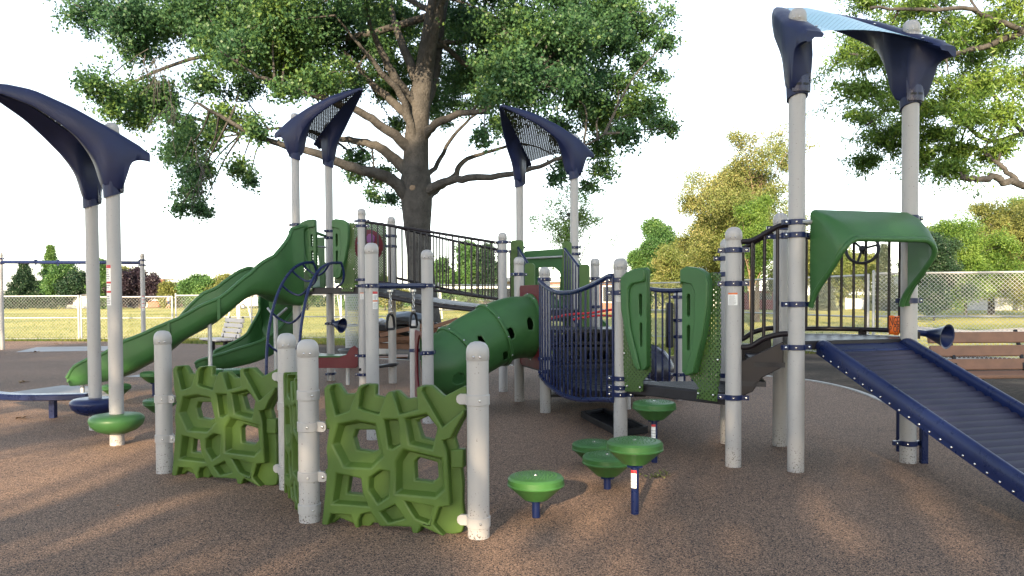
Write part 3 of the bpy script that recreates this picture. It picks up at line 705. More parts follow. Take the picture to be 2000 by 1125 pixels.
# parked vehicles
def vehicle(name, px, by, L, Hh, m, label, van=False, cat='car'):
    b = G(px, by); t = thing(name, b, label, cat)
    body = MB(); W = .85
    prof = [(-.5, .18), (-.5, .5), (-.47, .62), (-.3, .66), (-.2, .97), (.18, 1.0), (.34, .64), (.48, .56), (.5, .3), (.48, .18)] if not van else [(-.5, .15), (-.5, .95), (-.46, 1.0), (.3, 1.0), (.4, .6), (.5, .5), (.5, .15)]
    body.prism([V((b.x + u * L, b.y - W, v * Hh)) for u, v in prof], V((0, 2 * W, 0)))
    body.build('body', m, t, bev=.06)
    wn = [(-.26, .68), (-.17, .92), (.0, .94), (.0, .68)], [(.02, .68), (.02, .94), (.16, .94), (.28, .68)]
    if van: wn = [(-.45, .6), (-.45, .9), (-.05, .9), (-.05, .6)], [(.02, .6), (.02, .9), (.26, .9), (.36, .6)]
    for q in wn: MB().prism([V((b.x + u * L, b.y - W - .015, v * Hh)) for u, v in q], V((0, .03, 0))).build('window', DGLASS, t)
    for u in (-.31, .31):
        wh = MB(); wh.lathe([(.0, 0), (.30, 0), (.32, .03), (.32, .19), (.3, .22), (0, .22)], V((b.x + u * L, b.y - W - .02, .32)), 16, V((0, 1, 0))); o = wh.build('wheel', M['black'], t)
        MB().lathe([(.18, 0), (.16, .02), (0, .02)], V((b.x + u * L, b.y - W - .02, .32)), 12, V((0, -1, 0))).build('rim', M['galv'], o)
CARRED = mat('red_car_paint', (0.45, 0.02, 0.03), 0.25, coat=.5); CARW = mat('white_car_paint', (0.7, 0.7, 0.7), 0.25, coat=.5)
vehicle('parked_car', 752, 598, 4.3, 1.4, CARRED, 'red car parked across the field behind the hanging rings')
vehicle('parked_car', 872, 598, 4.3, 1.4, CARRED, 'red car parked across the field just past the oak trunk')
vehicle('parked_van', 505, 603, 5.2, 2.2, CARW, 'white van parked beyond the field by the curved slide', True, 'van')
vehicle('parked_truck', 1506, 611, 4.6, 1.7, mat('maroon_paint', (0.16, 0.02, 0.03), .3), 'maroon truck parked beyond the fence behind the step rail', True, 'truck')
vehicle('parked_car', 1385, 606, 4.3, 1.4, CARW, 'white car parked far off behind the right handhold panel')

# the walker on the field
def person():
    b = G(329, 603); t = thing('person', b, 'person in a white shirt and dark shorts walking on the far field', 'person')
    s = 1.0
    J = dict(pel=(0, 0, .95), sp=(0, 0, 1.2), ch=(.02, 0, 1.38), nk=(.03, 0, 1.50), hd=(.05, 0, 1.60), tp=(.05, 0, 1.74),
             hl=(0, -.09, .92), kl=(.16, -.09, .52), al=(.05, -.09, .10), tl=(.2, -.09, .04), hr=(0, .09, .92), kr=(-.05, .09, .52), ar=(-.32, .09, .18), tr=(-.22, .09, .06),
             sl=(.02, -.19, 1.42), el=(-.12, -.22, 1.17), wl=(-.06, -.22, .94), fl=(-.03, -.22, .85), sr=(.02, .19, 1.42), er=(.12, .22, 1.17), wr=(.26, .2, 1.02), fr=(.33, .2, .97))
    E = [('pel', 'sp'), ('sp', 'ch'), ('ch', 'nk'), ('nk', 'hd'), ('hd', 'tp'), ('pel', 'hl'), ('hl', 'kl'), ('kl', 'al'), ('al', 'tl'), ('pel', 'hr'), ('hr', 'kr'), ('kr', 'ar'), ('ar', 'tr'),
         ('ch', 'sl'), ('sl', 'el'), ('el', 'wl'), ('wl', 'fl'), ('ch', 'sr'), ('sr', 'er'), ('er', 'wr'), ('wr', 'fr')]
    RD = dict(pel=.13, sp=.12, ch=.13, nk=.055, hd=.095, tp=.07, hl=.085, kl=.055, al=.04, tl=.035, hr=.085, kr=.055, ar=.04, tr=.035, sl=.06, el=.042, wl=.032, fl=.035, sr=.06, er=.042, wr=.032, fr=.035)
    ks = list(J); me = bpy.data.meshes.new('body'); me.from_pydata([J[k] for k in ks], [(ks.index(a), ks.index(c)) for a, c in E], [])
    me.materials.append(M['skin']); o = bpy.data.objects.new('body', me); COL.objects.link(o); o.parent = t
    sk = o.modifiers.new('skin', 'SKIN'); o.modifiers.new('sub', 'SUBSURF').levels = 1
    for i, k in enumerate(ks): me.skin_vertices[0].data[i].radius = (RD[k], RD[k])
    me.skin_vertices[0].data[0].use_root = True
    off = lambda p: V(p) + b
    sh = MB(); sh.tube([off((0, 0, .95)), off((0, 0, 1.15)), off((.02, 0, 1.38)), off((.03, 0, 1.49))], [.155, .16, .165, .08], 14)
    for y in (-1, 1): sh.tube([off((.02, .12 * y, 1.42)), off((.02 - .07 * y * -1 * .6, .215 * y, 1.26))], [.085, .075], 10)
    sh.build('shirt', M['white'], t)
    st = MB()
    for y, kx in ((-1, .16), (1, -.05)): st.tube([off((0, .07 * y, 1.0)), off((0, .09 * y, .9)), off((kx * .8, .09 * y, .6))], [.11, .12, .095], 12)
    st.build('shorts', M['navyplastic'], t)
    hr = MB(); hr.lathe([(.11, -.02), (.115, .05), (.09, .12), (.04, .16), (0, .165)], off((.04, 0, 1.62)), 12); hr.build('hair', BARK, t)
person()

# ------------------------------------------------------------------ play equipment: shared builders
PR = 0.064
def foot(px, by):                                            # centre of a post whose near edge meets the ground at this row
    p = G(px, by); d = V((p.x, p.y, 0)).normalized(); return p + d * PR
def post(parent, p, h, r=PR, rivets=True, z0=-.03):
    b = MB(); b.lathe([(r, z0), (r, h - .105)], at(p, 0), 28); o = b.build('post', M['post'], parent)
    k = MB(); R1 = r + .003
    k.lathe([(r * .98, h - .11), (R1, h - .106), (R1, h - .06), (R1 * .97, h - .042), (R1 * .85, h - .022), (R1 * .6, h - .006), (R1 * .3, h), (0, h)], at(p, 0), 28)
    if rivets:
        k.mi = 1
        tocam = V((-p.x, -p.y, 0)).normalized()
        for a in (-.35, .2, 1.9, 3.6):
            q = V((tocam.x * math.cos(a) - tocam.y * math.sin(a), tocam.x * math.sin(a) + tocam.y * math.cos(a), 0))
            k.bolt(at(p, h - .085) + q * R1, q, .007)
    k.build('post_cap', [M['cap'], M['steel']], o, sharp=50)
    return o
def clamp(po, p, z, u, m=None, hh=.045, ear=.075, two=True, r=PR):
    """a bolted band round a post, with an ear towards u"""
    u = V((u.x, u.y, 0)).normalized(); v = V((-u.y, u.x, 0)); b = MB()
    b.lathe([(r + .001, -hh / 2), (r + .009, -hh / 2 + .004), (r + .009, hh / 2 - .004), (r + .001, hh / 2)], at(p, z), 24)
    for s in ((1, -1) if two else (1,)):
        b.box(at(p, z) + u * s * (r + ear * .38), u * ear * .42, v * .016, V((0, 0, hh * .42)))
    b.mi = 1; tc = V((-p.x, -p.y, 0)).normalized(); sg = 1 if v.dot(tc) > 0 else -1
    for s in ((1, -1) if two else (1,)): b.bolt(at(p, z) + u * s * (r + ear * .5) + v * sg * .016, v * sg, .012)
    b.bolt(at(p, z) + tc * (r + .009), tc, .008)
    return b.build('clamp', [m or M['navy'], M['steel']], po)
def sticker(po, p, z0, z1, ang, wid, heads, r=PR):
    """a printed warning label wrapped on a post; heads: [(from, to, slot)] as fractions from the top"""
    b = MB(); tc = math.atan2(-p.y, -p.x) + ang; da = wid / r / 2; rr = r + .0015
    def patch(za, zb, a0, a1, rad, mi):
        b.mi = mi
        rows = [[V((p.x + math.cos(tc + a) * rad, p.y + math.sin(tc + a) * rad, z)) for a in np.linspace(a0, a1, 6)] for z in (za, zb)]
        b.loft(rows, False)
    patch(z0, z1, -da, da, rr, 0); H = z1 - z0
    for f0, f1, mi in heads: patch(z1 - f1 * H, z1 - f0 * H, -da, da, rr + .0008, mi)
    rs = random.Random(int(z0 * 1000)); y = .12
    last = max([h[1] for h in heads] + [0])
    f = .0
    while f < .93:
        f += .055
        if any(h0 - .04 < f < h1 + .03 for h0, h1, _ in heads): continue
        patch(z1 - (f + .022) * H, z1 - f * H, -da * .8, da * rs.uniform(.3, .8), rr + .0006, 3)
    return b.build('warning_label', [M['labelwhite'], M['labelred'], M['labelorange'], M['labelgrey']], po, flat=True)
def inpoly(x, y, q):
    c = False; j = len(q) - 1
    for i in range(len(q)):
        if (q[i][1] > y) != (q[j][1] > y) and x < (q[j][0] - q[i][0]) * (y - q[i][1]) / (q[j][1] - q[i][1]) + q[i][0]: c = not c
        j = i
    return c
def plate(b, outline, holes, f0, f1, shrink=None, caps=(1, 1), taper=0.0):
    """a flat plate with holes between two offsets; f0(u, v) and f1(u, v) give the front and back points. taper pulls in the holes at the back"""
    loops = [outline] + holes; co2, ed = [], []
    for l in loops:
        k = len(co2); co2 += [V((a[0], a[1])) for a in l]; ed += [(k + i, k + (i + 1) % len(l)) for i in range(len(l))]
    vs2, _, fs2, *_ = delaunay_2d_cdt(co2, ed, [], 0, 1e-7)
    tris = []
    for f in fs2:
        cx = sum(vs2[i][0] for i in f) / len(f); cy = sum(vs2[i][1] for i in f) / len(f)
        if inpoly(cx, cy, outline) and not any(inpoly(cx, cy, h) for h in holes): tris.append(tuple(f))
    if caps[0]: b.add([f0(p[0], p[1]) for p in vs2], tris)
    if caps[1]: b.add([f1(p[0], p[1]) for p in vs2], [tuple(reversed(f)) for f in tris])
    for li, l in enumerate(loops):
        n = len(l); cx = sum(a[0] for a in l) / n; cy = sum(a[1] for a in l) / n
        l2 = l if (li == 0 or not taper) else [(cx + (a[0] - cx) * (1 - taper), cy + (a[1] - cy) * (1 - taper)) for a in l]
        b.add([f0(*a) for a in l] + [f1(*a) for a in l2], [(i, (i + 1) % n, n + (i + 1) % n, n + i) for i in range(n)])

# ------------------------------------------------------------------ the zigzag climbing wall
PA, PB, PC = foot(322, 926), foot(605, 1023), foot(935, 1055)
PDp = foot(563, 958)
z2 = lambda l: [(x / 3.409 + 610, y / 3.409 + 740) for x, y in l]
WEB = [(70,65),(95,38),(125,38),(108,80),(150,245),(238,215),(298,55),(316,41),(350,42),(318,72),(300,195),(330,210),(437,238),(482,110),(500,86),(528,86),(575,238),(698,205),(686,66),(700,52),(735,52),(722,85),(860,325),(1003,208),(1003,240),(955,320),(915,400),(862,412),(890,500),(912,850),(838,860),(800,975),(880,1060),(720,985),(700,1033),(662,1033),(650,990),(445,985),(382,892),(318,905),(300,945),(302,1003),(283,1003),(250,912),(120,902),(95,988),(55,978),(80,740),(95,560),(85,480),(105,330),(80,230)]
BACK = [(70,65),(95,38),(140,38),(185,107),(245,107),(300,50),(318,40),(392,42),(388,118),(465,132),(496,88),(540,84),(600,140),(692,130),(684,62),(700,50),(770,50),(850,125),(980,58),(1003,62),(1003,150),(982,180),(1005,205),(1005,240),(962,320),(922,400),(962,560),(978,700),(975,840),(990,980),(970,1045),(890,1063),(715,988),(700,1035),(660,1035),(650,992),(370,978),(345,1015),(290,1005),(150,945),(95,990),(55,980),(78,740),(93,560),(83,480),(103,330),(78,230)]
CELLS = [([(165,302),(290,280),(415,300),(468,520),(385,600),(205,592),(125,440)], [(258,350),(385,350),(410,485),(372,500),(262,485),(240,400)]),
         ([(470,270),(565,270),(578,440),(530,470),(500,468)], None),
         ([(607,265),(755,232),(830,325),(795,475),(640,440)], [(665,290),(755,250),(812,325),(792,428),(700,405)]),
         ([(600,470),(858,530),(875,740),(815,795),(545,770),(548,550)], [(680,535),(805,570),(812,670),(775,705),(655,690),(650,565)]),
         ([(155,630),(318,665),(330,770),(370,855),(122,835)], [(215,655),(308,672),(332,793),(197,780)]),
         ([(445,608),(508,618),(502,790),(430,838),(367,745),(372,660)], None),
         ([(545,840),(612,935),(500,965),(440,890)], None),
         ([(605,815),(800,852),(770,970),(680,935)], None)]
_u = (PC - PB).normalized(); _n = V((_u.y, -_u.x, 0))
_A, _B = PB + _n * .05, PC + _n * .05
def uv(l):
    out = []
    for q in z2(l):
        p = PL(q[0], q[1], _A, _B); out.append(((p - _A).dot(_u), p.z))
    return out
webuv, backuv = uv(WEB), uv(BACK)
celluv = [(uv(c), uv(h) if h else None) for c, h in CELLS]
UW = (PC - PB).length
wall = thing('climbing_wall', at((PA + PB + PC) / 3, 0), 'low zigzag climbing wall of green web panels between four rounded grey posts', 'climbing wall')
wp = {k: post(wall, p, 1.137) for k, p in (('A', PA), ('B', PB), ('C', PC), ('D', PDp))}
def panel(A, B, lb):
    u = (B - A); L = u.length; u = u / L; n = V((u.y, -u.x, 0))
    s = L / UW
    f = lambda dz: (lambda a, z: A + u * (a * s) + n * dz + V((0, 0, z)))
    b = MB()
    plate(b, webuv, [c for c, h in celluv], f(.042), f(-.012), caps=(1, 0), taper=.17)
    plate(b, backuv, [h for c, h in celluv if h], f(-.010), f(-.055), taper=.04)
    for (x0, x1, y0, y1) in ((900, 988, 478, 606),):
        q = uv([(x0, y0), (x1, y0), (x1, y1), (x0, y1)]); b.prism([f(.012)(*a) for a in q], n * -.06)
    for (x0, x1, y0, y1) in ((30, 112, 275, 345), (30, 105, 612, 680)):
        q = uv([(x0 + 25, y0), (x1, y0), (x1, y1), (x0 + 25, y1)]); b.prism([f(.0)(*a) for a in q], n * -.04)
    o = b.build('climbing_panel', M['climb'], wall, bev=.009, sharp=30)
    if lb: o['label'] = lb
    return o
panel(PA, PDp, 'left green climbing panel with a sunlit lower edge'); panel(PDp, PB, 'green climbing panel seen almost edge-on'); panel(PB, PC, 'front green climbing panel facing the camera')
def band(k, p, z, u, hook=False):
    u = V((u.x, u.y, 0)).normalized(); v = V((u.y, -u.x, 0)); b = MB(); hh = .062
    b.lathe([(PR + .0005, -hh / 2), (PR + .006, -hh / 2 + .003), (PR + .006, hh / 2 - .003), (PR + .0005, hh / 2)], at(p, z), 28)
    pts = [(PR - .01, -.030), (PR + .045, -.030), (PR + .062, -.018), (PR + .066, 0), (PR + .062, .018), (PR + .045, .030), (PR - .01, .030)]
    b.prism([at(p, z) + u * a + v * .012 + V((0, 0, c)) for a, c in pts], -v * .024)
    b.mi = 1; b.bolt(at(p, z) + u * (PR + .042) + v * .012, v, .011); tc = V((-p.x, -p.y, 0)).normalized(); tc = (tc + v * .3).normalized(); b.bolt(at(p, z) + tc * (PR + .006), tc, .008)
    if hook:                                                  # the little interlocking mark moulded on the band
        b.mi = 0; q0 = math.atan2(tc.y, tc.x) - .05
        for dx, dz, a0 in ((-.16, .010, .6), (.10, -.010, 3.8)):
            b.tube([at(p, z + dz + .013 * math.sin(t)) + V((math.cos(q0 + dx + .2 * math.cos(t)), math.sin(q0 + dx + .2 * math.cos(t)), 0)) * (PR + .0065) for t in np.linspace(a0, a0 + 4.6, 12)], .0022, 6)
    b.build('panel_bracket', [M['cap'], M['steel']], wp[k])
dBC, dAD, dDB = PC - PB, PDp - PA, PB - PDp
for y in (780, 1017): band('C', PC, ZP(y, PC), -dBC)
for y in (830, 927): band('B', PB, ZP(y, PB), dBC)
for y in (769, 990): band('B', PB, ZP(y, PB), -dDB, True)
for y in (775, 852): band('A', PA, ZP(y, PA), dAD)
for y in (734, 915): band('D', PDp, ZP(y, PDp), -dAD)
for y in (790,): band('D', PDp, ZP(y, PDp), dDB)

# ------------------------------------------------------------------ horned roofs on post pairs
def interp(x, xs, ys): return float(np.interp(x, xs, ys))
def roof(parent, A, B, tipsign, zb, infill, tipdir=None, tl=1.0, th=1.03):
    mid = at((A + B) / 2, 0); ex = (B - A); ex.z = 0; hs_ = ex.length / 2; ex.normalize(); ey = V((-ex.y, ex.x, 0)) * tipsign
    if tipdir is not None: tip_off = V(tipdir)
    W = lambda x, y, z: mid + ex * x + ey * y + V((0, 0, zb + z))
    ys = [-.30, -.15, 0, .18, .36, .54, .72, .88, 1.0]
    xf = lambda y: interp(y, [-.30, 0, .3, .6, .85, 1.0], [.56, .5, .39, .245, .105, .012]) / .5 * hs_
    zf = lambda y: interp(y, [-.30, 0, .3, .6, 1.0], [.37, .545, .73, .885, th])
    wf = lambda y: interp(y, [-.30, 0, .3, .6, 1.0], [.15, .25, .22, .17, .05])
    b = MB(); fine = np.concatenate([np.linspace(-.30, -.2, 5)[:-1], np.linspace(-.2, .36, 34)[:-1], np.linspace(.36, 1.0, 13)]); inner = {}
    sm = lambda f, y: (f(y - .05) + f(y) * 2 + f(y + .05)) / 4 if -.25 < y < .95 else f(y)
    dpf = lambda y: interp(y, [-.30, -.22, -.16, -.12, -.095, -.05, .05, .09, .115, .15, .2, .28, .42, .6, .8, 1.0], [.07, .11, .16, .23, .43, .515, .555, .55, .42, .345, .29, .235, .18, .13, .08, .03])
    for s in (-1, 1):
        rows = []; inn = []
        for y in fine:
            x, z, w = sm(xf, y) * s, sm(zf, y), sm(wf, y)
            o = ex * s; n = V((0, 0, 1)); c = W(x, y * tl, z); dp = (dpf(y - .02) + dpf(y) + dpf(y + .02)) / 3
            e = .35 if y > .9 or y < -.27 else (.75 if y > .8 or y < -.24 else 1)
            k = smooth((y + .19) / .13) if y < 0 else 1 - smooth((y - .06) / .34)
            ki = lambda a, q: lerp(a * w, q, k)
            sec = [(-.5 * w, -.005), (-.42 * w, .018 * e), (-.1 * w, .034 * e), (.28 * w, .030 * e), (.46 * w, .010), (.55 * w, -.03 * e), (ki(.57, .112), -dp * .45), (ki(.55, .088), -dp * .94), (ki(.50, .06), -dp), (ki(.40, -.06), -dp), (ki(.30, -.088), -dp * .93), (ki(.05, -.105), -dp * .48), (-.38 * w, -.03)]
            rows.append([c + o * a + n * q for a, q in sec]); inn.append(c - o * (.42 * w))
        b.loft(rows, True); inner[s] = inn
        P = A if s < 0 else B
        lr = []
        for z, r_, sl_ in ((-.035, .080, -.35), (.10, .085, -.2), (.20, .088, 0), (.30, .086, .1)):
            lr.append([at(P, zb + z + math.sin(2 * math.pi * q / 28) * r_ * sl_) + ex * math.cos(2 * math.pi * q / 28) * r_ + ey * math.sin(2 * math.pi * q / 28) * r_ for q in range(28)])
        b.loft(lr, True)
    ro = b.build('roof', M['navyplastic'], parent, sharp=48)
    f = MB(); rows = []
    for i, y in enumerate(fine):
        if y < -.27 or y > .93: continue
        l, r = inner[-1][i], inner[1][i]
        rows.append([lerp(l, r, t) + V((0, 0, .05 * math.sin(math.pi * t))) + V((0, 0, .004)) for t in np.linspace(0, 1, 9)])
    f.loft(rows, False)
    uvf = lambda p: ((p - mid).dot(ex), (p - mid).dot(ey) * 1.15)
    f.build('mesh_panel', infill, ro, uvf=uvf)
    for s, P in ((-1, A), (1, B)):                            # the clip set into the back of each sleeve
        k = MB(); arc = lambda r_, z, a0, a1, n=9: [at(P, zb + z) + (-ey * math.cos(a) + ex * math.sin(a)) * r_ for a in np.linspace(a0, a1, n)]
        k.loft([arc(.080, .0, -1.0, 1.0), arc(.096, .0, -1.0, 1.0), arc(.099, .02, -1.05, 1.05), arc(.101, .19, -1.1, 1.1), arc(.098, .205, -1.05, 1.05), arc(.080, .205, -1.0, 1.0)], False)
        k.mi = 1
        for zz in (.045, .135):
            for a in (-.55, .05): k.loft([arc(.1025, zz, a - .22, a + .22, 5), arc(.1025, zz + .016, a - .22, a + .22, 5)], False)
        k.mi = 2; k.loft([arc(.1025, .085, .45, .8, 5), arc(.1025, .175, .45, .8, 5)], False)
        k.build('sleeve_clip', [M['navyclip'], M['black'], M['labelgrey']], ro, sharp=60)
    bl = MB()
    for i in (6, 28, 42):
        for s in (-1, 1): bl.bolt(inner[s][i] + V((0, 0, .02)), V((0, 0, 1)), .012)
    bl.build('roof_bolts', M['steel'], ro)
    return ro
# free-standing pair at the left with two perches
PE, PF = foot(187, 841), foot(229, 871)
pair = thing('roofed_perch', at((PE + PF) / 2, 0), 'two tall grey posts under a dark horned roof, with blue and green perches', 'shelter')
pe = post(pair, PE, 3.03); pf = post(pair, PF, 3.05)
roof(pair, PE, PF, 1 if V((-(PF - PE).y, (PF - PE).x, 0)).x < 0 else -1, 2.40, M['perfshade'], th=.98)
def perch(p, z, m, rr=.245, t=.10):
    b = MB(); b.lathe([(PR + .002, -t * .95), (rr * .40, -t * .92), (rr * .72, -t * .62), (rr * .93, -t * .15), (rr, .035), (rr * .97, .06), (rr * .86, .082), (rr * .6, .092), (PR + .002, .094)], at(p, z), 36)
    return b.build('perch', m, pair, sharp=50)
perch(PE, .250, M['navy']); perch(PF, .205, M['green'])
sticker(pf, PF, 1.33, 1.71, -1.0, .07, [(0, .08, 1), (.41, .46, 1), (.64, .69, 1)])
sticker(pe, PE, .04, .06, .1, .05, [])

# ------------------------------------------------------------------ the main play structure
PS = thing('play_structure', (0.5, 8.6, 0), 'big bolted play structure with slides, tunnel, bridges, ramp, ladder and horned roofs', 'playground')
Q = {}
def mk(k, px, by, topy=None, h=None):
    p = foot(px, by); Q[k] = p
    o = post(PS, p, h if h else ZP(topy, p)); o_[k] = o
o_ = {}
for k, px, by, ty, h in (('T1', 582, 754, None, 4.28), ('T2', 646.5, 744, None, 4.28), ('T3', 709.5, 757, 406, None), ('T4', 767, 749, 422, None), ('Q1', 729, 860, 473, None), ('Q2', 836.5, 828, 487, None),
        ('R', 811, 796, 624, None), ('S', 1014.5, 785, 502, None), ('U', 983, 766, 454, None), ('V', 1065, 807, 522, None), ('W', 1212, 872, 505, None), ('X1', 1432, 914, 446, None), ('X2', 1420, 868, 468, None),
        ('Y1', 1554, 924, None, 3.63), ('Y2', 1773, 906, None, 3.64), ('Y3', 1523, 873, 419, None), ('N1', 1326, 782, None, 1.46), ('K', 1163, 770, 505, None), ('Z1', 1016.5, 741, None, 3.92), ('Z2', 1122.5, 752, None, 3.92), ('VV', 1222, 800, None, 1.5)):
    mk(k, px, by, ty, h)
up_ = V((0, 0, 1))
def cl(k, ys, tgt, **kw):
    for y in ys: clamp(o_[k], Q[k], ZP(y, Q[k]), Q[tgt] - Q[k] if isinstance(tgt, str) else V(tgt), **kw)
cl('Y1', (437, 462), (1, .2, 0)); cl('Y1', (597, 681), (1, .2, 0)); cl('Y2', (430, 448, 591), 'Y1'); cl('Y2', (869,), (1, 0, 0)); cl('X1', (491, 556, 778), 'Y1'); cl('X2', (507, 538, 735), (-1, .2, 0)); cl('Y3', (448, 465), (1, -.2, 0))
cl('W', (548, 573, 740, 758, 771), (1, -.4, 0)); cl('V', (546, 700, 725), (-.6, -.8, 0)); cl('S', (536,), 'K'); cl('U', (473, 491), 'T3'); cl('T3', (430, 440, 545, 557), 'U'); cl('T1', (437, 450, 558), 'T3'); cl('T2', (450, 463, 630, 728), 'T1')
cl('Q1', (557,), 'Q2', ear=.1); cl('Q2', (557, 688), 'Q1', ear=.1); cl('R', (683,), 'Q2', ear=.1); cl('T4', (460, 480), 'T3'); cl('K', (545, 600), 'S'); cl('Z2', (484, 497), 'Z1'); cl('Z1', (484,), 'Z2'); cl('N1', (582, 627, 659, 733), (-1, 0, 0)); cl('T3', (693, 730), (-1, 0, 0))
for k, (y0, y1), wd in (('Q1', (568, 602), .055), ('T3', (570, 583), .05), ('W', (570, 590), .058), ('X1', (574, 598), .075)):
    sticker(o_[k], Q[k], ZP(y1, Q[k]), ZP(y0, Q[k]), .55 if k in ('Q1',) else -.1, wd, [(0, .14, 1), (.5, .58, 2)] if k == 'Q1' else [(0, .14, 2)])

# roofs
rs_ = lambda A, B, want: (1 if V((-(B - A).y, (B - A).x, 0)).dot(V(want)) > 0 else -1)
roof(PS, Q['T1'], Q['T2'], rs_(Q['T1'], Q['T2'], (1, -.4, 0)), 3.60, M['perfshade'])
roof(PS, Q['Z1'], Q['Z2'], rs_(Q['Z1'], Q['Z2'], (-.7, -.7, 0)), 3.27, M['perfshade'])
roof(PS, Q['Y1'], Q['Y2'], rs_(Q['Y1'], Q['Y2'], (-.3, .9, 0)), 2.97, M['perfsky'])

# decks
def deck(keys, z, name='deck', t=.07, extra=None, m=None):
    pts = [at(Q[k], z) if isinstance(k, str) else V((k[0], k[1], z)) for k in keys]
    c = sum(pts, V((0, 0, 0))) / len(pts); pts = [c + (p - c) * .965 for p in pts]
    b = MB(); b.prism(pts, V((0, 0, -t)))
    o = b.build(name, m or M['deck'], PS, bev=.008)
    r = MB()                                                  # raised tread ribs
    n = (pts[1] - pts[0]).normalized(); w_ = V((-n.y, n.x, 0))
    return o
deck(['T1', 'T3', 'T4', 'T2'], 1.545, t=.10)
YB_ = [(3.30, 7.02), (3.02, 7.22), (2.75, 7.25)]
deck(['Y1', 'Y2'] + [(3.52, 6.75)] + YB_ + ['Y3'], 1.03, t=.07)
deck(['W', 'X1', 'X2'], .585, t=.095)
deck(['V', 'S', 'K', 'VV'], .56, t=.09)
deck(['U', 'Z1', 'Z2', 'K'], 1.20, t=.09)
def treads(k0, k1, k2, z, n):
    b = MB(); a, bb, c = at(Q[k0], z), at(Q[k1], z), at(Q[k2], z)
    for i in range(1, n):
        f = i / n; b.bar(lerp(a, c, f) + up_ * .004, lerp(bb, c, f) + up_ * .004, .018, .008)
    return b.build('deck_ribs', M['galv'] if False else M['deck'], PS)
treads('W', 'X1', 'X2', .585, 22)

# round-section rails and bar barriers
def barrier(top, bot, nb, m, r=.021, rb=.011, name='barrier', flatbar=False, skip_ends=False, parent=None):
    b = MB(); tp, bt = smoothpath(top, 10) if len(top) > 2 else [V(top[0]), V(top[1])], smoothpath(bot, 10) if len(bot) > 2 else [V(bot[0]), V(bot[1])]
    b.tube(tp, r, 10); b.tube(bt, r, 10)
    def along(l, f):
        ls = [0]
        for a, c in zip(l, l[1:]): ls.append(ls[-1] + (c - a).length)
        d = f * ls[-1]
        for i in range(len(l) - 1):
            if d <= ls[i + 1] + 1e-9: return lerp(l[i], l[i + 1], (d - ls[i]) / max(1e-9, ls[i + 1] - ls[i]))
        return l[-1]
    for i in range(nb):
        f = (i + .5) / nb if skip_ends else i / (nb - 1)
        b.tube([along(bt, f), along(tp, f)], rb, 8, False)
    return b.build(name, m, parent or PS)
# sloping bridge T -> U with a railing on each side
def bridge():
    a, c = Q['T3'], Q['U']; a2, c2 = Q['T4'], Q['Z1']
    u = (c - a).normalized(); off = V((.12, -.0, 0))
    zt = lambda P, y: ZP(y, P)
    A, Cc = a + u * .07, c - u * .07
    barrier([at(A, ZP(432, a)), at(lerp(A, Cc, .5), ZP(452, lerp(A, Cc, .5)) - .0), at(Cc, ZP(474, c))], [at(A, ZP(546, a)), at(lerp(A, Cc, .5), ZP(565, lerp(A, Cc, .5))), at(Cc, ZP(584, c))], 22, M['brown'], .022, .0115)
    u2 = (c2 - a2).normalized(); A2, C2 = a2 + u2 * .07, c2 - u2 * .07
    barrier([at(A2, 2.52), at(lerp(A2, C2, .5), 2.30), at(C2, 2.12)], [at(A2, 1.70), at(lerp(A2, C2, .5), 1.48), at(C2, 1.30)], 22, M['brown'], .022, .0115)
    b = MB(); n = 15
    for i in range(n):
        f0, f1 = i / n + .004, (i + 1) / n - .004; z = lambda f: lerp(1.53, 1.21, f) - .05 * math.sin(math.pi * f)
        p = [at(lerp(a, c, f0), z(f0)), at(lerp(a, c, f1), z(f1)), at(lerp(a2, c2, f1), z(f1)), at(lerp(a2, c2, f0), z(f0))]
        b.prism(p, V((0, 0, -.035)))
    for s, e in ((a, c), (a2, c2)): b.tube([at(lerp(s, e, f), lerp(1.53, 1.21, f) - .05 * math.sin(math.pi * f) - .05) for f in np.linspace(0.02, .98, 10)], .03, 10)
    b.build('bridge_deck', M['deck'], PS)
bridge()
# sagging bridge V -> W
def sag():
    v, w_ = Q['V'], Q['W']; u = (w_ - v).normalized(); n = V((-u.y, u.x, 0)); n = n if n.y < 0 or n.x < 0 else -n
    sgn = V((-1, -.3, 0)); n = V((u.y, -u.x, 0)); n = n if n.dot(sgn) > 0 else -n
    A, B = v + n * .075, w_ + n * .075
    top = [at(lerp(A, B, f) + n * .05 * math.sin(math.pi * f), z) for f, z in ((0.02, 1.575), (.16, 1.50), (.36, 1.435), (.6, 1.44), (.82, 1.51), (.95, 1.575), (1.0, 1.58))]
    bot = [at(lerp(A, B, f) + n * .05 * math.sin(math.pi * f), z) for f, z in ((0.02, .45), (.2, .38), (.42, .33), (.66, .34), (.88, .40), (1.0, .425))]
    barrier(top, bot, 19, M['navy'], .025, .0115)
    v2, w2 = Q['VV'], Q['X2']; A, B = v2, w2
    barrier([at(lerp(A, B, f), z) for f, z in ((0, 1.56), (.3, 1.47), (.6, 1.45), (1, 1.52))], [at(lerp(A, B, f), z) for f, z in ((0, .45), (.4, .36), (.7, .36), (1, .44))], 15, M['navy'], .025, .0115)
    b = MB(); k = 12
    for i in range(k):
        f0, f1 = i / k + .01, (i + 1) / k - .01; z = lambda f: .52 - .10 * math.sin(math.pi * f)
        p = [at(lerp(v, w_, f0), z(f0)), at(lerp(v, w_, f1), z(f1)), at(lerp(v2, w2, f1), z(f1)), at(lerp(v2, w2, f0), z(f0))]
        b.prism(p, V((0, 0, -.06)))
    b.build('bridge_deck', M['black'], PS, bev=.006)
sag()

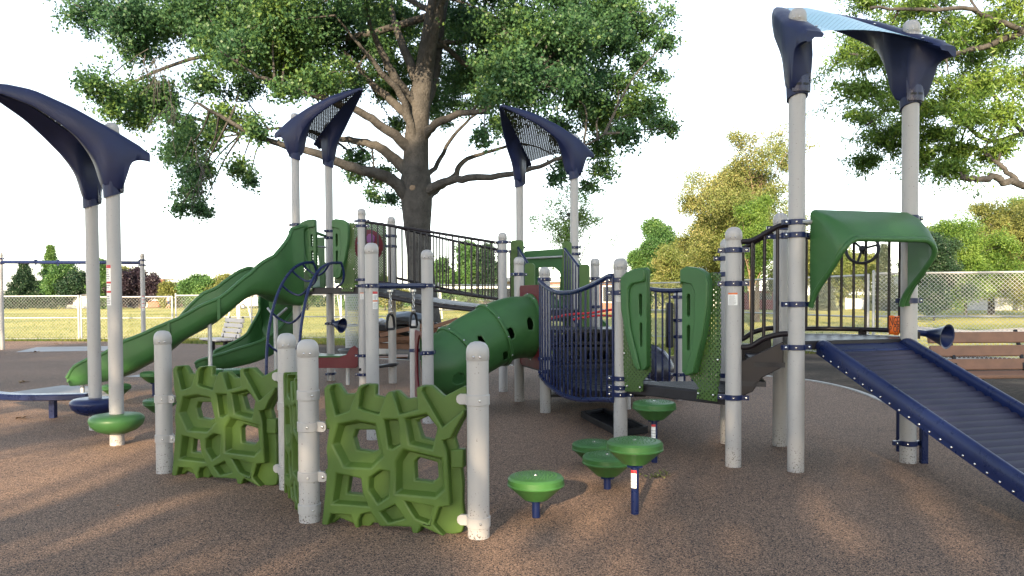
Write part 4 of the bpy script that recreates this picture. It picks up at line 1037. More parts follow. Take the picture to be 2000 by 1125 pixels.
# handhold panels either side of an entrance
def z6(l): return [(x / 2.556 + 960, y / 2.556 + 440) for x, y in l]
WX = (Q['X1'] - Q['W']).normalized()
def luv(l, right):
    nn = V((WX.y, -WX.x, 0)); nn = nn if nn.y < 0 else -nn
    A, B = Q['W'] + nn * .03, Q['X1'] + nn * .03; out = []
    for q in z6(l):
        p = PL(q[0], q[1], A, B); d = (p - A).dot(WX)
        out.append(((B - A).length - d if right else d, p.z - .585))
    return out
HL_plate = luv([(658,252),(690,242),(795,330),(795,730),(755,780),(753,832),(668,828),(660,700)], False)
HL_mould = luv([(672,300),(672,262),(700,235),(740,218),(785,212),(795,225),(795,700),(780,722),(755,720),(740,700),(700,560),(675,420)], False)
HL_slots = [luv([(757,350),(762,342),(768,342),(773,350),(773,445),(768,455),(762,450),(757,440)], False), luv([(760,492),(765,485),(770,485),(774,492),(774,598),(770,606),(765,606),(761,598)], False)]
HR_plate = luv([(1143,240),(1095,235),(985,330),(975,735),(1030,800),(1025,865),(1125,880),(1143,700)], True)
HR_mould = luv([(972,300),(972,222),(1000,207),(1060,215),(1095,240),(1108,285),(1105,400),(1080,560),(1035,735),(1000,748),(972,730)], True)
HR_slots = [luv([(996,350),(1002,342),(1008,342),(1012,350),(1012,448),(1008,456),(1002,456),(996,448)], True), luv([(996,505),(1002,496),(1008,496),(1012,505),(1009,615),(1005,624),(1000,622),(996,614)], True)]
def handhold(P, toward, zd, left, front):
    u = V((toward.x - P.x, toward.y - P.y, 0)).normalized(); n = V((-u.y, u.x, 0)); n = n if n.dot(front) > 0 else -n
    pl, mo, sl_ = (HL_plate, HL_mould, HL_slots) if left else (HR_plate, HR_mould, HR_slots)
    f = lambda dz: (lambda a, z: at(P, zd + z) + u * a + n * dz)
    b = MB(); plate(b, pl, [], f(.034), f(.020))
    o = b.build('entry_panel', M['perfgreen'], PS, flat=True, uvf=lambda p: ((p - P).dot(u), p.z))
    fr = MB()                                                  # unperforated rim and lower tab
    q = sorted(pl, key=lambda a: a[1])
    b2 = MB(); plate(b2, mo, sl_, f(.092), f(.036), taper=.0)
    cx = sum(a[0] for a in mo) / len(mo)
    b2.build('hand_grip', M['green'], o, bev=.018, sharp=60)
    bd = luv([(672,300),(672,262),(700,235),(740,218),(785,212),(795,225),(795,268),(788,282),(730,294),(712,320),(710,400),(722,520),(752,640),(772,718),(755,720),(740,700),(700,560),(675,420)], False) if left else luv([(972,300),(972,222),(1000,207),(1060,215),(1095,240),(1108,285),(1105,400),(1080,560),(1035,735),(1000,748),(990,735),(1022,640),(1042,480),(1042,330),(1026,296),(978,284)], True)
    b3 = MB(); plate(b3, bd, [], f(.118), f(.090)); b3.build('grip_rim', M['green'], o, bev=.014, sharp=60)
    k = MB(); zz = min(a[1] for a in pl); us = [a[0] for a in pl if a[1] < zz + .10]
    for a in (min(us) + .03, max(us) - .02): k.bolt(f(.034)(a, zz + .05), n, .013)
    umin = min(a[0] for a in pl)
    for z in (.28, .9): k.bolt(f(.034)(umin + .02, z), n, .012)
    k.build('bolts', M['steel'], o)
    return o
CAMP = V((0, 0, 0))
handhold(Q['W'], Q['X1'], .585, True, V((0, -1, 0))); handhold(Q['X1'], Q['W'], .585, False, V((0, -1, 0)))
handhold(Q['T1'], Q['T3'], 1.545, True, V((0, -1, 0))); handhold(Q['T3'], Q['T1'], 1.545, False, V((0, -1, 0)))
# step between the small deck and the tower, with its handrails
def steps():
    A, B = Q['X1'], Q['Y1']; u = (B - A).normalized(); n = V((u.y, -u.x, 0))
    pr = [(1441, 709), (1530, 667), (1530, 716), (1488, 738), (1470, 765), (1452, 773), (1441, 774)]
    A2, B2 = Q['X2'], Q['Y3']; off = A2 - A
    pl = [PL(x, y, A, B) for x, y in pr]
    MB().prism(pl, V((-u.y, u.x, 0)) * .03).build('step_stringer', M['brown'], PS, bev=.006)
    sh = V((off.x, off.y, 0)) * .93
    MB().prism([p + sh for p in pl], V((-u.y, u.x, 0)) * .03).build('step_stringer', M['brown'], PS, bev=.006)
    b = MB()
    for f, z in ((.28, .70), (.58, .86)):
        p = at(lerp(A, B, f), z); b.prism([p + u * -.12, p + u * .12, p + u * .12 + sh, p - u * .12 + sh], V((0, 0, -.04)))
    b.build('step_tread', M['deck'], PS)
    for (P0, P1, dz) in ((A, B, 0), (A2, B2, 0)):
        q = lambda f, z: at(lerp(P0, P1, f), z)
        barrier([q(.07, 1.83), q(.30, 1.835), q(.55, 1.90), q(.75, 1.945), q(.93, 1.95)], [q(.07, .975), q(.28, .985), q(.5, 1.05), q(.75, 1.085), q(.93, 1.09)], 5, M['brown'], .023, .014)
steps()
# tower railing, bowed outwards, with the steering wheel
def towerrail():
    a, c = Q['Y3'], Q['Y2']
    pts = [V((2.60, 7.13, 0)), V((2.80, 7.23, 0)), V((3.02, 7.20, 0)), V((3.24, 7.05, 0)), V((3.42, 6.82, 0)), V((3.46, 6.62, 0)), V((3.42, 6.46, 0))]
    barrier([at(p, 1.94) for p in pts], [at(p, 1.075) for p in pts], 14, M['brown'], .022, .0135)
    b = MB()
    for p in (pts[0], pts[3], pts[-1]): b.box(at(p, 1.05), V((.03, 0, 0)), V((0, .02, 0)), V((0, 0, .03)))
    b.build('railing_feet', M['brown'], PS)
    cpos = D(1684, 486, 6.9); n = V((-.45, -.85, .25)).normalized(); u = n.orthogonal().normalized(); v = n.cross(u); r = .135
    w_ = MB(); ring = [cpos + (u * math.cos(t) + v * math.sin(t)) * r for t in np.linspace(0, 2 * math.pi, 33)]
    w_.tube(ring, .014, 8, False); w_.lathe([(.03, -.02), (.03, .01), (.02, .02), (0, .02)], cpos, 14, n)
    for k in range(3):
        t = k * 2.094 + .5; w_.tube([cpos, cpos + (u * math.cos(t) + v * math.sin(t)) * r], .011, 6)
    w_.tube([cpos, cpos - n * .12], .018, 8)
    w_.build('steering_wheel', M['black'], PS)
towerrail()
# green hood over the ramp entrance
def hood():
    A, B = Q['Y1'], Q['Y2']; u = (B - A).normalized(); L = (B - A).length; n = V((u.y, -u.x, 0)); n = n if n.y < 0 else -n
    x0, x1 = .085, L - .03; zt, zb = 2.065, 1.30
    def arch(off, topz, rc, inset, tz):
        pts = []
        for z in np.linspace(zb, topz - rc, 9)[:-1]: pts.append((x0 + inset, z))
        for t in np.linspace(math.pi, math.pi / 2, 7): pts.append((x0 + inset + rc + math.cos(t) * rc, topz - rc + math.sin(t) * rc))
        for x in np.linspace(x0 + inset + rc, x1 - inset - off * .24 - rc, 8)[1:-1]: pts.append((x, topz))
        for t in np.linspace(math.pi / 2, 0, 7): pts.append((x1 - inset - off * .24 - rc + math.cos(t) * rc, topz - rc + math.sin(t) * rc))
        for z in np.linspace(topz - rc, zb, 9)[1:]: pts.append((x1 - inset - off * .24, z))
        return [(x, z, off * smooth((z - zb + .02) / (tz - zb))) for x, z in pts]
    secs = [arch(.0, zt, .05, 0, 1.6), arch(.14, zt - .055, .07, -.004, 1.62), arch(.26, zt - .13, .11, -.008, 1.7), arch(.345, zt - .21, .15, -.012, 1.8), arch(.36, zt - .235, .16, -.008, 1.82)]
    P = lambda t: A * 1 + u * t[0] + n * (t[2] + .05) + V((0, 0, t[1]))
    outer = [[P(t) for t in s] for s in secs]
    ctr = at((A + B) / 2, 1.6)
    def shrink(s, k):
        out = []
        for i, t in enumerate(s):
            a, c = s[max(0, i - 1)], s[min(len(s) - 1, i + 1)]; dx, dz = c[0] - a[0], c[1] - a[1]; l = math.hypot(dx, dz) or 1
            out.append((t[0] + dz / l * k, t[1] - dx / l * k, t[2]))
        return out
    inner = [[P(t) for t in shrink(s, .035)] for s in secs]
    rows = [outer[0]] + outer[1:] + list(reversed(inner))
    b = MB(); rows2 = list(map(list, zip(*rows)))               # run the closed section along the arch
    b.loft(rows2, True)
    lip = [lerp(p, q, .5) for p, q in zip(outer[-1], inner[-1])]; b.tube(lip, .022, 8)
    b.build('entrance_hood', M['green'], PS, sharp=60)
    g = MB(); g.tube([at(A, ZP(437, A)) + n * .06, at(A, ZP(437, A)) + n * .06 + u * .12], .018, 8); g.build('hood_bar', M['galv'], PS)
hood()
# the ramp
def climb_ramp():
    A, B = Q['Y1'], Q['Y2']; u = (B - A).normalized(); L = (B - A).length; n = V((u.y, -u.x, 0)); n = n if n.y < 0 else -n
    x0, x1 = .20, L - .02; Lr, dz = 2.42, .97; z0 = .965
    P = lambda x, t, h=0: A * 1 + u * x + n * (.02 + t * Lr) + V((0, 0, z0 - dz * t + h))
    k = 34; b = MB(); rows = []
    for i in range(k * 4 + 1):                                   # ribs across the run
        t = i / (k * 4); h = .02 * abs(math.sin(math.pi * t * k)) ** .7
        rows.append([P(x, t, h) for x in (x0 + .045, x1 - .045)])
    b.loft(rows, False); b.loft([[P(x, t, -.05) for x in (x0 + .045, x1 - .045)] for t in (0, 1)], False)
    o = b.build('ramp', M['navydeck'], PS, sharp=25)
    MB().prism([P(x0 + .03, -.03, .018), P(x1 - .03, -.03, .018), P(x1 - .03, .03, .022), P(x0 + .03, .03, .022)], V((0, 0, -.06))).build('ramp_head', M['navy'], o, bev=.01)
    for s, xa in ((1, x0), (-1, x1)):
        sec = [(0, -.055), (0, -.010), (-.010, -.004), (-.010, .035), (-.002, .072), (.014, .088), (.040, .088), (.056, .074), (.060, .04), (.058, -.02), (.03, -.055)]
        rws = []
        for t, e in ((-.015, .35), (-.006, .7), (.012, .95), (.03, 1), (.5, 1), (.985, 1), (1.0, .8)):
            rws.append([P(xa + s * a, t, c * e if c > 0 else c) for a, c in sec])
        q = MB(); q.loft(rws, True); q.mi = 1
        for i in range(27):
            t = .02 + i * .036
            if t > .99: break
            q.bolt(P(xa, t, -.033), -u * s, .0095)
        q.build('ramp_rail', [M['navy'], M['steel']], o, sharp=50)
    lg = MB(); p = P(x1 - .02, .13); p = V((p.x, p.y, 0)); lg.box(at(Q['Y2'], .30) + V((.115, -.03, 0)), V((.026, 0, 0)), V((0, .026, 0)), V((0, 0, .36))); lg.build('ramp_leg', M['navy'], o, bev=.004)
climb_ramp()
# torn orange warning sheet on the railing
def sign():
    a = D(1736.5, 617, 6.62); c = D(1756.5, 617, 6.60); hh = (652 - 615) * 6.6 / F
    u = (c - a); wd = u.length; u.normalize(); n = V((u.y, -u.x, 0)); b = MB()
    rows = [[a + u * wd * f + n * (.012 * math.sin(f * 3.1)) - V((0, 0, hh * g)) + V((0, 0, .004 * math.sin(7 * f))) for f in np.linspace(0, 1, 7)] for g in np.linspace(0, 1, 5)]
    b.loft(rows, False); s = tag(b.build('warning_sign', M['orange'], None, sharp=80), 'torn orange warning sheet reading NGE and P OF, tied to the tower railing', 'sign')
    s.modifiers.new('thick', 'SOLIDIFY').thickness = .002
    for txt, fz, size in (('NGE', .50, .085), ('P OF', .87, .066)):
        cu = bpy.data.curves.new('sign_text', 'FONT'); cu.body = txt; cu.size = size; cu.extrude = .0008; cu.align_x = 'CENTER'
        to = bpy.data.objects.new('tmp', cu); COL.objects.link(to); dg = bpy.context.evaluated_depsgraph_get()
        me = bpy.data.meshes.new_from_object(to.evaluated_get(dg)); bpy.data.objects.remove(to)
        xs = [v.co.x for v in me.vertices]; sx = wd * .93 / (max(xs) - min(xs)); mxx = (max(xs) + min(xs)) / 2
        for v in me.vertices:
            f = .5 + (v.co.x - mxx) * sx / wd
            q = a + u * wd * f + n * (.012 * math.sin(f * 3.1) + .0025 + v.co.z) + V((0, 0, -hh * fz + v.co.y * 1.25)); v.co = q
        me.materials.append(M['ink']); t = bpy.data.objects.new('lettering', me); COL.objects.link(t); t.parent = s; LOC[t.name] = V((0, 0, 0))
sign()
# tunnel slide with its two red end panels
def tunnel():
    lo, hi = (Q['R'] + Q['Q2']) / 2, (Q['S'] + Q['V']) / 2
    pts = smoothpath([V((lo.x + .05, lo.y + .012, .57)), V((lo.x + .32, lo.y + .08, .60)), V((lo.x + .62, lo.y + .26, .80)), V((hi.x - .30, hi.y - .12, .985)), V((hi.x + .01, hi.y, 1.01))], 34)
    rr = .385; nu = 144; rows = []; n = len(pts)
    fr = []
    for i, p in enumerate(pts):
        t = (pts[min(i + 1, n - 1)] - pts[max(i - 1, 0)]).normalized(); s = t.cross(up_).normalized(); w_ = s.cross(t); fr.append((p, t, s, w_))
    ls = [0]
    for a, c in zip(pts, pts[1:]): ls.append(ls[-1] + (c - a).length)
    LT = ls[-1]
    holes = [(.17, -.42, .045, .085), (.42, .30, .045, .075), (.58, -.62, .05, .085), (.68, .05, .05, .085), (.885, .14, .05, .09), (.28, 2.6, .05, .085), (.66, 2.8, .05, .085), (.87, 2.5, .05, .085)]
    # angle measured from the camera side (s points towards the camera), up positive
    b = MB(); vs = {}; faces = []
    grid = [[None] * nu for _ in range(n)]
    flat = []
    for i in range(n):
        p, t, s, w_ = fr[i]; l = ls[i]
        k = 1 + .02 * math.exp(-((l / LT - 0) / .03) ** 2)
        for j in range(nu):
            a = 2 * math.pi * j / nu; flat.append(p + (s * math.cos(a) + w_ * math.sin(a)) * rr * (1 + .006 * math.cos(8 * a)))
    def inh(i, j):
        a = (2 * math.pi * (j + .5) / nu + math.pi) % (2 * math.pi) - math.pi; l = (ls[i] + ls[min(i + 1, n - 1)]) / 2
        for f, ha, hl, hw in holes:
            da = (a - ha + math.pi) % (2 * math.pi) - math.pi
            if ((l - f * LT) / hl / .8) ** 2 + (da * rr / hw / .85) ** 4 < 1: return True
        return False
    for i in range(n - 1):
        for j in range(nu):
            if not inh(i, j): faces.append((i * nu + j, i * nu + (j + 1) % nu, (i + 1) * nu + (j + 1) % nu, (i + 1) * nu + j))
    b.add(flat, faces); o = b.build('tunnel_slide', M['green'], PS, sharp=50)
    so_ = o.modifiers.new('thick', 'SOLIDIFY'); so_.thickness = .012; so_.offset = -1
    for f in (.30, .64):
        i = min(range(n), key=lambda k: abs(ls[k] - f * LT)); p, t, s, w_ = fr[i]; q = MB()
        q.lathe([(rr - .004, -.022), (rr + .024, -.020), (rr + .030, -.012), (rr + .030, .012), (rr + .024, .020), (rr - .004, .022)], p, 48, t); q.mi = 1
        for k in range(10): a = k * .628; q.bolt(p + (s * math.cos(a) + w_ * math.sin(a)) * (rr + .029), (s * math.cos(a) + w_ * math.sin(a)), .011)
        q.build('flange', [M['green'], M['steel']], o)
    q = MB(); p, t, s, w_ = fr[-3]; q.lathe([(rr, -.03), (rr + .035, -.02), (rr + .04, .0), (rr + .03, .02), (rr, .022)], p, 48, t); q.mi = 1
    for k in range(12): a = k * .5236; q.bolt(p + (s * math.cos(a) + w_ * math.sin(a)) * (rr + .03) - t * .02, -t, .012)
    q.build('flange', [M['green'], M['steel']], o)
    def redpanel(A, B, z0, z1, x0, x1, cz, off):
        u = (B - A); L = u.length; u.normalize(); nn = V((u.y, -u.x, 0)); b = MB()
        ou = [(x0 + .03, z0), (x1 - .03, z0), (x1, z0 + .03), (x1, z1 - .03), (x1 - .03, z1), (x0 + .03, z1), (x0, z1 - .03), (x0, z0 + .03)]
        ci = [(L / 2 + math.cos(t) * (rr - .02), cz + math.sin(t) * (rr - .02)) for t in np.linspace(0, 2 * math.pi, 33)[:-1]]
        plate(b, ou, [ci], lambda a, z: at(A, z) + u * a + nn * (off + .012), lambda a, z: at(A, z) + u * a + nn * (off - .012))
        return b.build('tunnel_panel', M['red'], PS, bev=.004)
    redpanel(Q['R'], Q['Q2'], .15, .98, .10, (Q['Q2'] - Q['R']).length - .10, .58, 0)
    redpanel(Q['S'], Q['V'], .50, 1.535, .07, (Q['V'] - Q['S']).length - .07, 1.01, 0)
tunnel()
# slides
def chute(stations, m, name='slide'):
    b = MB(); rows = []; lipL, lipR = [], []
    for c, rgt, w_, hl, hr in stations:
        sec = [(-w_ - .03, hl), (-w_ - .025, hl * .5), (-w_ - .01, .09), (-w_ + .05, .012), (-w_ * .4, 0), (w_ * .4, 0), (w_ - .05, .012), (w_ + .01, .09), (w_ + .025, hr * .5), (w_ + .03, hr), (w_ - .0, hr), (w_ - .02, hr * .5), (w_ - .035, .12), (w_ - .10, .05), (0, .035), (-w_ + .10, .05), (-w_ + .035, .12), (-w_ + .02, hl * .5), (-w_, hl)]
        rows.append([c + rgt * a + V((0, 0, z)) for a, z in sec]); lipL.append(c + rgt * (-w_ - .015) + V((0, 0, hl))); lipR.append(c + rgt * (w_ + .015) + V((0, 0, hr)))
    b.loft(rows, True); b.tube(lipL, .03, 8); b.tube(lipR, .03, 8)
    return b.build(name, m, PS, sharp=50)
def resample(st, n):
    out = []; P = smoothpath([s[0] for s in st], n); k = len(P)
    for i, p in enumerate(P):
        f = i / (k - 1) * (len(st) - 1); j = min(int(f), len(st) - 2); t = f - j
        g = P[min(i + 1, k - 1)] - P[max(i - 1, 0)]; g.z = 0; g.normalize()
        out.append((p, V((g.y, -g.x, 0)), *(lerp(st[j][q], st[j + 1][q], t) for q in (1, 2, 3))))
    return out
def longslide():
    # (near rim row, underside row) read at each column; the near wall runs about 10.8 m away
    near = [(568, 441, 598), (540, 446, 594), (505, 500, 578), (470, 534, 588 - 8), (418, 582, 622), (375, 604, 648), (340, 623, 668), (300, 640, 698), (245, 665, 728), (205, 690, 745), (170, 703, 752), (146, 716, 755), (131, 738, 757)]
    Y = [11.75, 11.6, 11.35, 11.2, 11.05, 11.0, 10.95, 10.9, 10.85, 10.85, 10.85, 10.85, 10.85]; st = []
    far = {0: .95, 1: .55, 2: .40, 3: .42, 4: .52, 5: .56, 6: .46, 7: .34, 8: .33, 9: .33, 10: .28, 11: .22, 12: .12}
    for i, ((x, r, bt), y) in enumerate(zip(near, Y)):
        a, c = D(x, r, y), D(x, bt, y); h = a.z - c.z
        st.append((V((c.x, y + .30, c.z)), .28, far[i], h))
    s = resample(st, 5)
    # the path runs to -x, so its right-hand side is the far one: swap
    s2 = [(c, -r_, w_, hr, hl) if False else (c, r_, w_, hr, hl) for c, r_, w_, hl, hr in s]
    s3 = []
    for c, r_, w_, hl, hr in s:
        # station values: hl = far, hr = near; r_ points to the far side
        s3.append((c, r_ if r_.y < 0 else -r_, w_, hl, hr))
    o = chute(s3, M['green']); o['label'] = 'long green chute slide running down to the left'
    b = MB()                                                   # arched hood at the top of the slide
    rows = []
    c0, c1 = V((Q['T1'].x - .02, Q['T1'].y + .02, 0)), V((D(568, 600, 11.75).x, 11.75, 0))
    wd = V((.36, .80, 0)).normalized()
    for f in (0, .5, 1):
        p = lerp(c0, c1, f); row = []
        for t in np.linspace(0, 1, 15):
            row.append(at(p, 2.40 + .05 * math.sin(math.pi * t) - .02 * f) + wd * (t * .80 - .02))
        rows.append(row)
    b.loft(rows, False); h = b.build('slide_hood', M['green'], o); h.modifiers.new('t', 'SOLIDIFY').thickness = .03
    e = MB(); e.tube([at(Q['T1'], 2.22) + wd * .1, at(Q['T2'], 2.22) - wd * .1], .016, 8); e.build('sit_down_bar', M['galv'], o)
    # back and far cheeks of the hood
    ck = MB(); ck.prism([at(Q['T2'] , 1.55) + V((-.09, .03, 0)), at(Q['T2'], 2.40) + V((-.09, .03, 0)), at(Q['T2'], 2.40) + V((-.26, .08, 0)), at(Q['T2'], 2.0) + V((-.20, .06, 0)), at(Q['T2'], 1.55) + V((-.18, .05, 0))], V((.0, .03, 0))); ck.build('hood_cheek', M['green'], o, bev=.01)
    # seam flanges and supports
    for i in (20, 32):
        c, r_, w_, hl, hr = s3[i]; q = MB()
        nxt = s3[i + 1][0]; t = (nxt - c).normalized()
        q.prism([c + r_ * (w_ + .028) + V((0, 0, z)) for z in (.02,)] + [c + r_ * (w_ + .05) + V((0, 0, .0)), c + r_ * (w_ + .05) + V((0, 0, hr)), c + r_ * (w_ + .028) + V((0, 0, hr))], t * .05); q.build('flange', M['green'], o)
    g = MB(); p = D(409, 600, 11.2); g.tube([at(p, -.02), at(p, ZP(628, p))], .03, 10); g.build('support_leg', M['galv'], o)
    g = MB(); p = G(160, 770); g.tube([at(V((p.x, 11.1, 0)), -.02), at(V((p.x, 11.1, 0)), .2)], .03, 10); g.build('support_leg', M['galv'], o)
longslide()
def curvedslide():
    st = []
    for x, y, Y, w_, hl, hr in ((606, 566, 12.8, .30, .5, .45), (572, 584, 13.3, .33, .5, .5), (550, 622, 13.5, .33, .55, .6), (536, 672, 13.3, .31, .45, .62), (500, 703, 13.0, .28, .34, .48), (450, 718, 12.8, .27, .30, .36), (415, 722, 12.7, .26, .22, .28), (396, 724, 12.7, .25, .14, .16)):
        st.append((D(x, y, Y), w_, hl, hr))
    s = resample(st, 7); s3 = [(c, r_, w_, hr, hl) for c, r_, w_, hl, hr in s]
    o = chute(s, M['green']); o['label'] = 'curved green slide turning down behind the arched ladder'
    g = MB(); p = V((D(538, 600, 12.5).x, 12.5, 0)); g.tube([at(p, -.02), at(p, 1.08)], .035, 10); g.tube([at(p, 1.06), at(p, 1.16) + V((-.16, .1, .06))], .02, 8); g.tube([at(p, 1.06), at(p, 1.16) + V((.16, .1, .06))], .02, 8); g.build('support_leg', M['galv'], o)
curvedslide()
# arched ladder
def ladder():
    Lp = [(520, 748, 10.45), (521, 690, 10.5), (527, 632, 10.62), (543, 572, 10.85), (566, 532, 11.15), (590, 515, 11.45), (612, 512, 11.72)]
    Rp = [(583, 752, 10.35), (584, 690, 10.4), (590, 625, 10.5), (603, 565, 10.75), (622, 529, 11.05), (643, 515, 11.35), (666, 513, 11.65)]
    def drop(l): p = D(*l[0]); return [V((p.x, p.y, -.02))] + [D(*q) for q in l]
    L, Rr = smoothpath(drop(Lp), 6), smoothpath(drop(Rp), 6); b = MB(); b.tube(L, .021, 10); b.tube(Rr, .021, 10); o = b.build('arched_ladder', M['navy'], PS)
    n = len(L) - 1
    for f in (.17, .33, .48, .62, .74, .86):
        a, c = L[round(f * n)], Rr[round(f * n)]; q = MB(); s = .17
        dn = V((0, 0, -s * (.55 if f < .3 else 1))) + V((0, .12, 0))
        q.tube(smoothpath([a, lerp(a, c, .2) + dn * .6, lerp(a, c, .5) + dn, lerp(a, c, .8) + dn * .6, c], 5), .016, 8); q.build('rung', M['navy'], o)
    for l in (L, Rr):
        q = MB(); e = l[-1]; q.tube(smoothpath([e, e + V((.03, .05, -.15)), e + V((.0, .08, -.30)), e + V((-.10, .1, -.38))], 5), .018, 8); q.build('ladder_bracket', M['navy'], o)
ladder()
# trapeze beam and its two hanging rings
zb_ = ZP(557, Q['Q1'])
b = MB(); b.tube([at(Q['Q1'], zb_), at(Q['Q2'], ZP(557.5, Q['Q2']))], .030, 12); b.tube([at(Q['Q1'], zb_), at(Q['T3'], ZP(557, Q['T3']))], .022, 10); b.build('trapeze_beam', M['navy'], PS)
def ring(px, label):
    u = (Q['Q2'] - Q['Q1']); f = (px - 729) / (836.5 - 729); p = at(lerp(Q['Q1'], Q['Q2'], f), lerp(zb_, ZP(557.5, Q['Q2']), f) - .03)
    t = thing('hanging_ring', p, label, 'trapeze ring', 'rings hanging from the trapeze beam'); uh = V((u.x, u.y, 0)).normalized(); k = MB()
    k.lathe([(.02, 0), (.03, -.01), (.03, -.03), (.012, -.035), (0, -.035)], p, 12)
    for i in range(5):
        c = p + V((0, 0, -.055 - i * .033)); a = uh if i % 2 else V((-uh.y, uh.x, 0))
        k.tube([c + a * math.cos(q) * .012 + up_ * math.sin(q) * .022 for q in np.linspace(0, 2 * math.pi, 11)], .0045, 6, False)
    k.lathe([(.016, 0), (.022, .012), (.022, .03), (.012, .04), (0, .04)], p + V((0, 0, -.26)), 10)
    k.build('chain', M['chain'], t)
    g = MB(); c = p + V((0, 0, -.335)); sh = [(-.02, .075), (.02, .075), (.05, .045), (.062, .0), (.07, -.055), (.055, -.075), (-.055, -.075), (-.07, -.055), (-.062, .0), (-.05, .045), (-.02, .075)]
    g.tube([c + uh * x + up_ * z for x, z in sh], .0135, 8, False); g.build('grip', M['black'], t)
ring(762, 'ring trapeze hanging nearer the taller trapeze post, over a grey post'); ring(807, 'ring trapeze hanging in front of the oak trunk')
# back wall of the slide tower: activity panel with its round window
def activity():
    A, B = Q['T4'], Q['T2']; u = (B - A); L = u.length; u.normalize(); n = V((u.y, -u.x, 0)); n = n if n.y < 0 else -n
    zc = 2.22; b = MB(); f = lambda d: (lambda a, z: at(A, z) + u * a + n * d)
    ou = [(.09, 1.62), (.09, 2.52), (.16, 2.6), (L - .16, 2.6), (L - .09, 2.52), (L - .09, 1.62)]
    cir = [(.40 + math.cos(t) * .24, zc + math.sin(t) * .24) for t in np.linspace(0, 2 * math.pi, 25)[:-1]]
    plate(b, ou, [cir], f(.012), f(-.012)); o = b.build('activity_panel', M['perfgreen'], PS, flat=True, uvf=lambda p: ((p - A).dot(u), p.z))
    q = MB(); c = at(A, zc) + u * .40; q.lathe([(0, 0), (.22, 0), (.262, .012), (.27, .03), (.2, .038), (0, .04)], c + n * .012, 32, n); q.build('round_window', M['red'], o)
    for k, mm in enumerate((M['blue'], M['purple'], M['orangeplastic'], M['blue'])):
        a = k * 1.57 + .35; q = MB(); e = V((0, 0, 1)); cc = c + n * .05 + (u * math.cos(a) + e * math.sin(a)) * .13; q.lathe([(0, 0), (.085, 0), (.08, .012), (0, .014)], cc, 7, n); q.build('colour_pane', mm, o)
activity()
# bench seat with red side, low step
def seat():
    Y = 11.95; pl = [D(x, y, Y) for x, y in ((600, 697), (665, 697), (676, 693), (684, 680), (692, 675), (699, 680), (699, 715), (695, 719), (600, 719))]
    o = MB().prism(pl, V((0, .03, 0))).build('bench_seat', M['red'], PS, bev=.004)
    a = [D(600, 698, Y), D(664, 698, Y)]; MB().prism([a[0] - V((0, .02, 0)), a[1] - V((0, .02, 0)), a[1] + V((.08, .36, 0)), a[0] + V((.08, .36, 0))], V((0, 0, .025))).build('seat_board', M['green'], o, bev=.006)
    g = MB(); p = at(D(679, 720, 12.1), 0); g.tube([p, at(p, .33)], .028, 10); g.build('seat_leg', M['galv'], o)
    st = [at(Q['T3'], .30), at(Q['T4'], .33)]; MB().prism([st[0] + V((-.05, -.1, 0)), st[1] + V((.08, -.1, 0)), st[1] + V((.08, .14, 0)), st[0] + V((-.05, .14, 0))], V((0, 0, -.045))).build('low_step', M['deck'], PS, bev=.01)
seat()
# speaking horns
def horn(base, tip, ax, r, post_pt):
    b = MB(); ax = V(ax).normalized(); b.tube(smoothpath([V(post_pt), (V(post_pt) + V(base)) / 2 + V((0, 0, .05)), V(base)], 5), .028, 10)
    b.lathe([(.028, -.02), (.034, 0), (r * .62, tip * .5), (r, tip), (r + .01, tip + .012), (r - .006, tip + .008), (r * .55, tip * .45), (0, .03)], V(base), 28, ax)
    return b.build('speaking_horn', M['navy'], PS, sharp=50)
p = Q['T2']; horn(D(652, 632, 12.45), .16, (.75, -.35, -.15), .115, at(p, ZP(631, p)) + V((.05, -.05, 0)))
horn(D(1812, 652, 6.8), .165, (.50, -.86, -.10), .10, at(Q['Y2'], .95) + V((.16, .45, 0)))
b = MB(); p0 = at(Q['Y2'], 0) + V((.16, .45, 0)); b.tube([at(p0, -.02), at(p0, .97)], .03, 10); b.build('horn_stand', M['navy'], PS)
